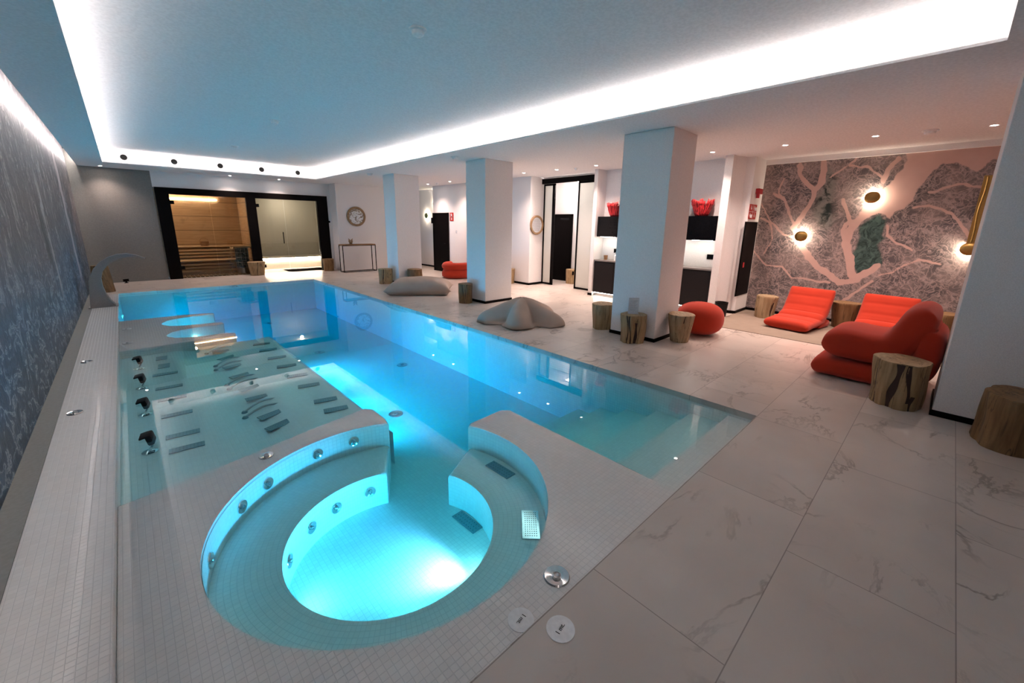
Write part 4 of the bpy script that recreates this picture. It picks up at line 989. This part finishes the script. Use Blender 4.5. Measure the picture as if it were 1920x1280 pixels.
red_sign('small red and white safety sign at the top right corner of the black far door', (8.445, 12.08, 1.95), .22, .28, 1, 2)
red_sign('red and white fire hose and extinguisher sign above the dark hose cabinet', (9.10, 2.795, 2.02), .42, .28, 2, 2, 'y')
t = thing('wall_socket', 'small grey wall plate right of the black far door', 'switch', (8.448, 11.82, 1.45)); bm = BM(); box(bm, -.01, 0, -.04, .04, -.04, .04, .003); obj('plate', bm, M['acryl'], t); bm = BM(); box(bm, -.013, -.009, -.015, .015, -.02, .02); obj('rocker', bm, M['plast_w'], t)

# sconces
def sconce(loc, facing, label, r, mat, energy, group, tilt=0.):
    t = thing('wall_lamp', label, 'wall lamp', loc, facing, group)     # local -x points away from the wall
    bm = BM(); n = 40; vs = []
    prof = [(0, -.088), (r*.55, -.084), (r*.9, -.068), (r, -.052), (r*.985, -.050), (r*.88, -.064), (r*.5, -.078), (0, -.082)]
    lathe(bm, prof, n, 'x')
    for v in bm.verts: v.co.z += .10*v.co.z*abs(v.co.y)/r if v.co.z > 0 else 0; v.co.z *= .92
    obj('shade', bm, M[mat], t, True)
    bm = BM(); lathe(bm, [(0, -.018), (.035, -.018), (.04, 0)], 20, 'x'); tube(bm, [(-.015, 0, 0), (-.082, 0, 0)], .008, 8); obj('wall_mount', bm, M['brass'], t, True)
    bm = BM(); lathe(bm, [(.042, -.030), (.052, -.040), (.042, -.050), (.032, -.040), (.042, -.030)], 28, 'x'); obj('lamp_ring', bm, emit('sconce_ring', (1, .86, .70), 22), t)
    l = bpy.data.lights.new('lamp', 'POINT'); l.energy = energy; l.color = (1, .83, .64); l.shadow_soft_size = .025
    for dz in (-.055, .055):
        o = bpy.data.objects.new('lamp', l); C.objects.link(o); o.parent = t; o.location = (-.040, 0, dz)
for (y, z), lb in zip([(2.01, 1.57), (1.08, 2.25), (-.20, 1.44)], ['left round brass wall lamp on the mural', 'topmost round brass wall lamp on the mural', 'right round brass wall lamp on the mural beside the rightmost pillar']):
    sconce((9.55, y, z), 0, lb, .105, 'brass', SCONCE*.5, 'brass wall lamps on the mural')
for (y, z), lb in zip([(14.0, 2.47), (14.62, 2.02)], ['upper right wall lamp with green shade beyond the farthest pillar', 'lower left wall lamp with green shade half hidden by the farthest pillar']):
    sconce((9.05, y, z), 0, lb, .12, 'green_plate', SCONCE*.5, 'green wall lamps past the farthest pillar')
bm = BM(); 
t = thing('brass_panel', 'tall brass relief panel on the mural partly hidden by the rightmost pillar', 'wall decoration', (9.545, -.42, 2.02))
box(bm, -.05, 0, -.27, .27, -.50, .50, .004); obj('panel', bm, M['brass'], t)
bm = BM()
for k in range(9): tube(bm, [(-.052, -.25+.06*k+.008*sin(z*9+k), z) for z in [-.48+.96*j/16 for j in range(17)]], .012, 6)
obj('ribs', bm, M['brass'], t, True)

# ================================================================== SLIDING DOORS
bm = BM(); box(bm, 8.90, 8.97, 6.42, 8.27, 2.84, 2.975, .004); tag(obj('door_track', bm, M['black']), 'long black sliding door track below the ceiling', 'door track')
def sliding(n_, y0, y1, x, label, post_l=.05, post_r=.05):
    t = bpy.data.objects.new('door_%d' % n_, None); C.objects.link(t); t.location = (x, y0, 0); t['kind'] = 'structure'; w = y1-y0
    bm = BM(); box(bm, -.018, .018, 0, post_l, 0.01, 2.84); box(bm, -.018, .018, w-post_r, w, 0.01, 2.84); box(bm, -.018, .018, 0, w, .01, .06); box(bm, -.018, .018, 0, w, 2.79, 2.84); obj('door_frame', bm, M['black'], t)
    bm = BM(); box(bm, -.005, .005, post_l, w-post_r, .06, 2.79); obj('frosted_pane', bm, M['frost'], t)
sliding(6, 7.83, 8.25, 8.99, '', .09, .045)
sliding(7, 6.42, 6.98, 8.94, '', .035, .045)
t = thing('door_handle_block', 'small black pull block on the right frosted sliding door edge', 'handle', (8.93, 7.0, .43)); bm = BM(); box(bm, -.03, .01, -.0, .04, -.05, .05, .004); obj('block', bm, M['black'], t)
t = bpy.data.objects.new('door_8', None); C.objects.link(t); t.location = (10.04, 8.36, 0); t['kind'] = 'structure'
bm = BM(); box(bm, -.03, .0, -.31, .40, .005, 1.99); obj('door_leaf', bm, M['dark_door'], t)
bm = BM(); box(bm, -.045, 0, -.37, -.31, 0, 2.05); box(bm, -.045, 0, .40, .46, 0, 2.05); box(bm, -.045, 0, -.37, .46, 1.99, 2.05); obj('door_frame', bm, M['dark_door'], t)
bm = BM(); box(bm, -.05, -.03, -.25, .1, 1.88, 1.93); obj('door_closer', bm, M['black_gloss'], t)
t = thing('ceiling_panel_light', 'flat white lamp on the ceiling of the room behind the sliding doors', 'ceiling light', (9.55, 7.3, 2.95)); bm = BM(); box(bm, -.12, .12, -.25, .25, -.03, 0, .004); obj('housing', bm, M['plast_w'], t); bm = BM(); box(bm, -.10, .10, -.23, .23, -.034, -.030); obj('diffuser', bm, emit('panel_face', (1, .9, .86), 12), t)
l = bpy.data.lights.new('lamp', 'POINT'); l.energy = 20; l.color = (1, .86, .82); l.shadow_soft_size = .1; o = bpy.data.objects.new('lamp', l); C.objects.link(o); o.parent = t; o.location = (0, 0, -.16)  # point light added to brighten the room behind the doors

# ================================================================== KITCHENETTE
KX = 8.45
def base_unit(y0, y1, label):
    t = thing('base_cabinet', label, 'cabinet', (KX, (y0+y1)/2, 0), 0, 'dark base cabinets of the kitchenette'); h = (y1-y0)/2
    bm = BM(); box(bm, .02, .33, -h+.001, h-.001, .09, .86); obj('body', bm, M['cabinet'], t)
    bm = BM(); box(bm, 0, .02, -h+.003, h-.003, .095, .855, .002); obj('door', bm, M['cabinet'], t)
    bm = BM(); box(bm, .06, .08, -h, h, 0, .09); obj('plinth', bm, M['steel'], t)
    bm = BM(); box(bm, .045, .055, -h+.01, h-.01, .076, .086); obj('light_strip', bm, M['led_small'], t)
def wall_unit(y0, y1, label):
    t = thing('wall_cabinet', label, 'cabinet', (KX+.03, (y0+y1)/2, 1.455), 0, 'gloss black wall cabinets of the kitchenette'); h = (y1-y0)/2
    bm = BM(); box(bm, .018, .295, -h+.001, h-.001, 0, .475); obj('body', bm, M['black_gloss'], t)
    bm = BM(); box(bm, 0, .018, -h+.002, h-.002, 0, .475, .0015); obj('door', bm, M['black_gloss'], t)
    bm = BM(); box(bm, .05, .08, -h+.08, h-.08, -.006, .0); obj('light_strip', bm, M['led_small'], t)
ys = [3.19, 3.75, 4.32, 4.88, 5.44, 6.0]; nm = ['rightmost', 'second from the right', 'middle', 'second from the left', 'leftmost']
for (a, b), w in zip(zip(ys, ys[1:]), nm): base_unit(a, b, w+' dark base cabinet of the kitchenette behind the nearest full pillar'); wall_unit(a, b, w+' gloss black wall cabinet of the kitchenette')
bm = BM(); box(bm, KX-.01, 8.78, 3.18, 6.01, .865, .90, .003); tag(obj('worktop', bm, M['counter']), 'long grey stone worktop of the kitchenette', 'worktop')
for y, w in ((5.62, 'left'), (3.35, 'right')):
    t = thing('wall_socket', 'black square socket on the white splashback at the %s end of the kitchenette' % w, 'socket', (8.779, y, 1.12)); hw = .05 if w == 'left' else .08
    bm = BM(); box(bm, -.012, 0, -hw, hw, -.05, .05, .004); obj('plate', bm, M['black'], t); bm = BM(); box(bm, -.014, -.011, -.02, .02, -.02, .02); obj('insert', bm, M['black_gloss'], t)
t = thing('wooden_cup', 'small wooden cup on the left end of the kitchenette worktop', 'cup', (8.60, 5.78, .90)); bm = BM(); lathe(bm, [(0, 0), (.04, 0), (.05, .11), (.044, .11), (.036, .01), (0, .01)], 24); obj('cup', bm, M['console_wood'], t, True)
t = thing('soap_dispenser', 'clear and white dispenser standing beside the wooden cup on the worktop', 'dispenser', (8.62, 5.52, .90)); bm = BM(); lathe(bm, [(0, 0), (.03, 0), (.03, .12), (.012, .14), (.012, .16), (0, .16)], 20); obj('bottle', bm, M['plast_w'], t, True); bm = BM(); tube(bm, [(0, 0, .16), (0, 0, .19), (-.04, 0, .19)], .005, 6); obj('pump', bm, M['steel'], t)
M['coral_shade'] = plain('coral_shade_red', (.16, .006, .008), .6)  # darker red of the inner bowl paints in shade between the branches
M['coral'] = plain('coral_red_ceramic', (.58, .025, .03), .45, bump=.4, bs=60)
def coral(y, label):
    t = thing('coral_bowl', label, 'bowl', (8.62, y, 1.931), 0, 'red coral bowls on the wall cabinets'); rnd = random.Random(int(y*10))
    bm = BM(); lathe(bm, [(0, 0), (.09, 0), (.125, .08), (.155, .18), (.17, .24), (.16, .24), (.12, .09), (0, .02)], 28); obj('bowl', bm, M['coral_shade'], t, 'all')
    for g_ in range(3):
        bm = BM()
        for k in range(22):
            a = 2*pi*(k+g_/3)/22+rnd.uniform(-.08, .08); p = []; a2 = a
            for j in range(7):
                f = j/6; a2 += rnd.uniform(-.09, .09); r_ = .098+.105*f**.8+rnd.uniform(-.008, .010); p.append((r_*cos(a2), r_*sin(a2), .0+.30*f+(rnd.uniform(-.02, .03) if j == 6 else 0)))
            tube(bm, p, [.010, .012, .011, .011, .010, .010, .012], 6)
            q = p[4]; tube(bm, [q, (q[0]*1.10, q[1]*1.10, q[2]+.035), (q[0]*1.10*cos(.1)-q[1]*.1, q[1]*1.10+q[0]*.1, q[2]+.08)], [.009, .009, .010], 6)
        obj('branches', bm, M['coral'], t, 'all')
coral(5.60, 'red coral shaped bowl on the wall cabinets, left of the nearest full pillar'); coral(3.58, 'red coral shaped bowl on the wall cabinets, right of the nearest full pillar')

# hose cabinet, alarm, bin
t = thing('hose_cabinet', 'tall dark hose cabinet recessed in the wall between kitchenette and mural', 'cabinet', (9.13, 2.80, 1.10))
bm = BM(); box(bm, -.34, .34, -.02, .0, -.71, .71, .003); obj('door', bm, M['dark_door'], t)
bm = BM(); box(bm, -.36, .36, -.014, 0, -.73, .73); obj('frame', bm, M['black'], t)
bm = BM(); box(bm, -.20, -.13, -.026, -.018, -.16, -.06, .003); obj('red_button', bm, M['red_plastic'], t)
t = thing('fire_alarm', 'dark red fire alarm beacon on the wall above the hose cabinet', 'alarm', (9.22, 2.80, 2.40))
bm = BM(); box(bm, -.10, .10, -.07, 0, -.04, .06, .008); obj('body', bm, M['red_plastic'], t); bm = BM(); tube(bm, [(-.06, -.04, -.03), (-.06, -.04, -.12)], .03, 12); obj('beacon', bm, M['red_plastic'], t, True)
t = thing('litter_bin', 'small black round litter bin at the wall corner beside the carpet', 'bin', (8.42, 2.90, 0))
bm = BM(); lathe(bm, [(0, 0), (.10, 0), (.115, .27), (.105, .27), (.09, .02), (0, .02)], 32); obj('body', bm, M['cabinet'], t, True)
bm = BM(); lathe(bm, [(.108, .272), (.118, .268), (.118, .285), (.09, .285), (.09, .272)], 32); obj('rim', bm, M['black'], t, True)
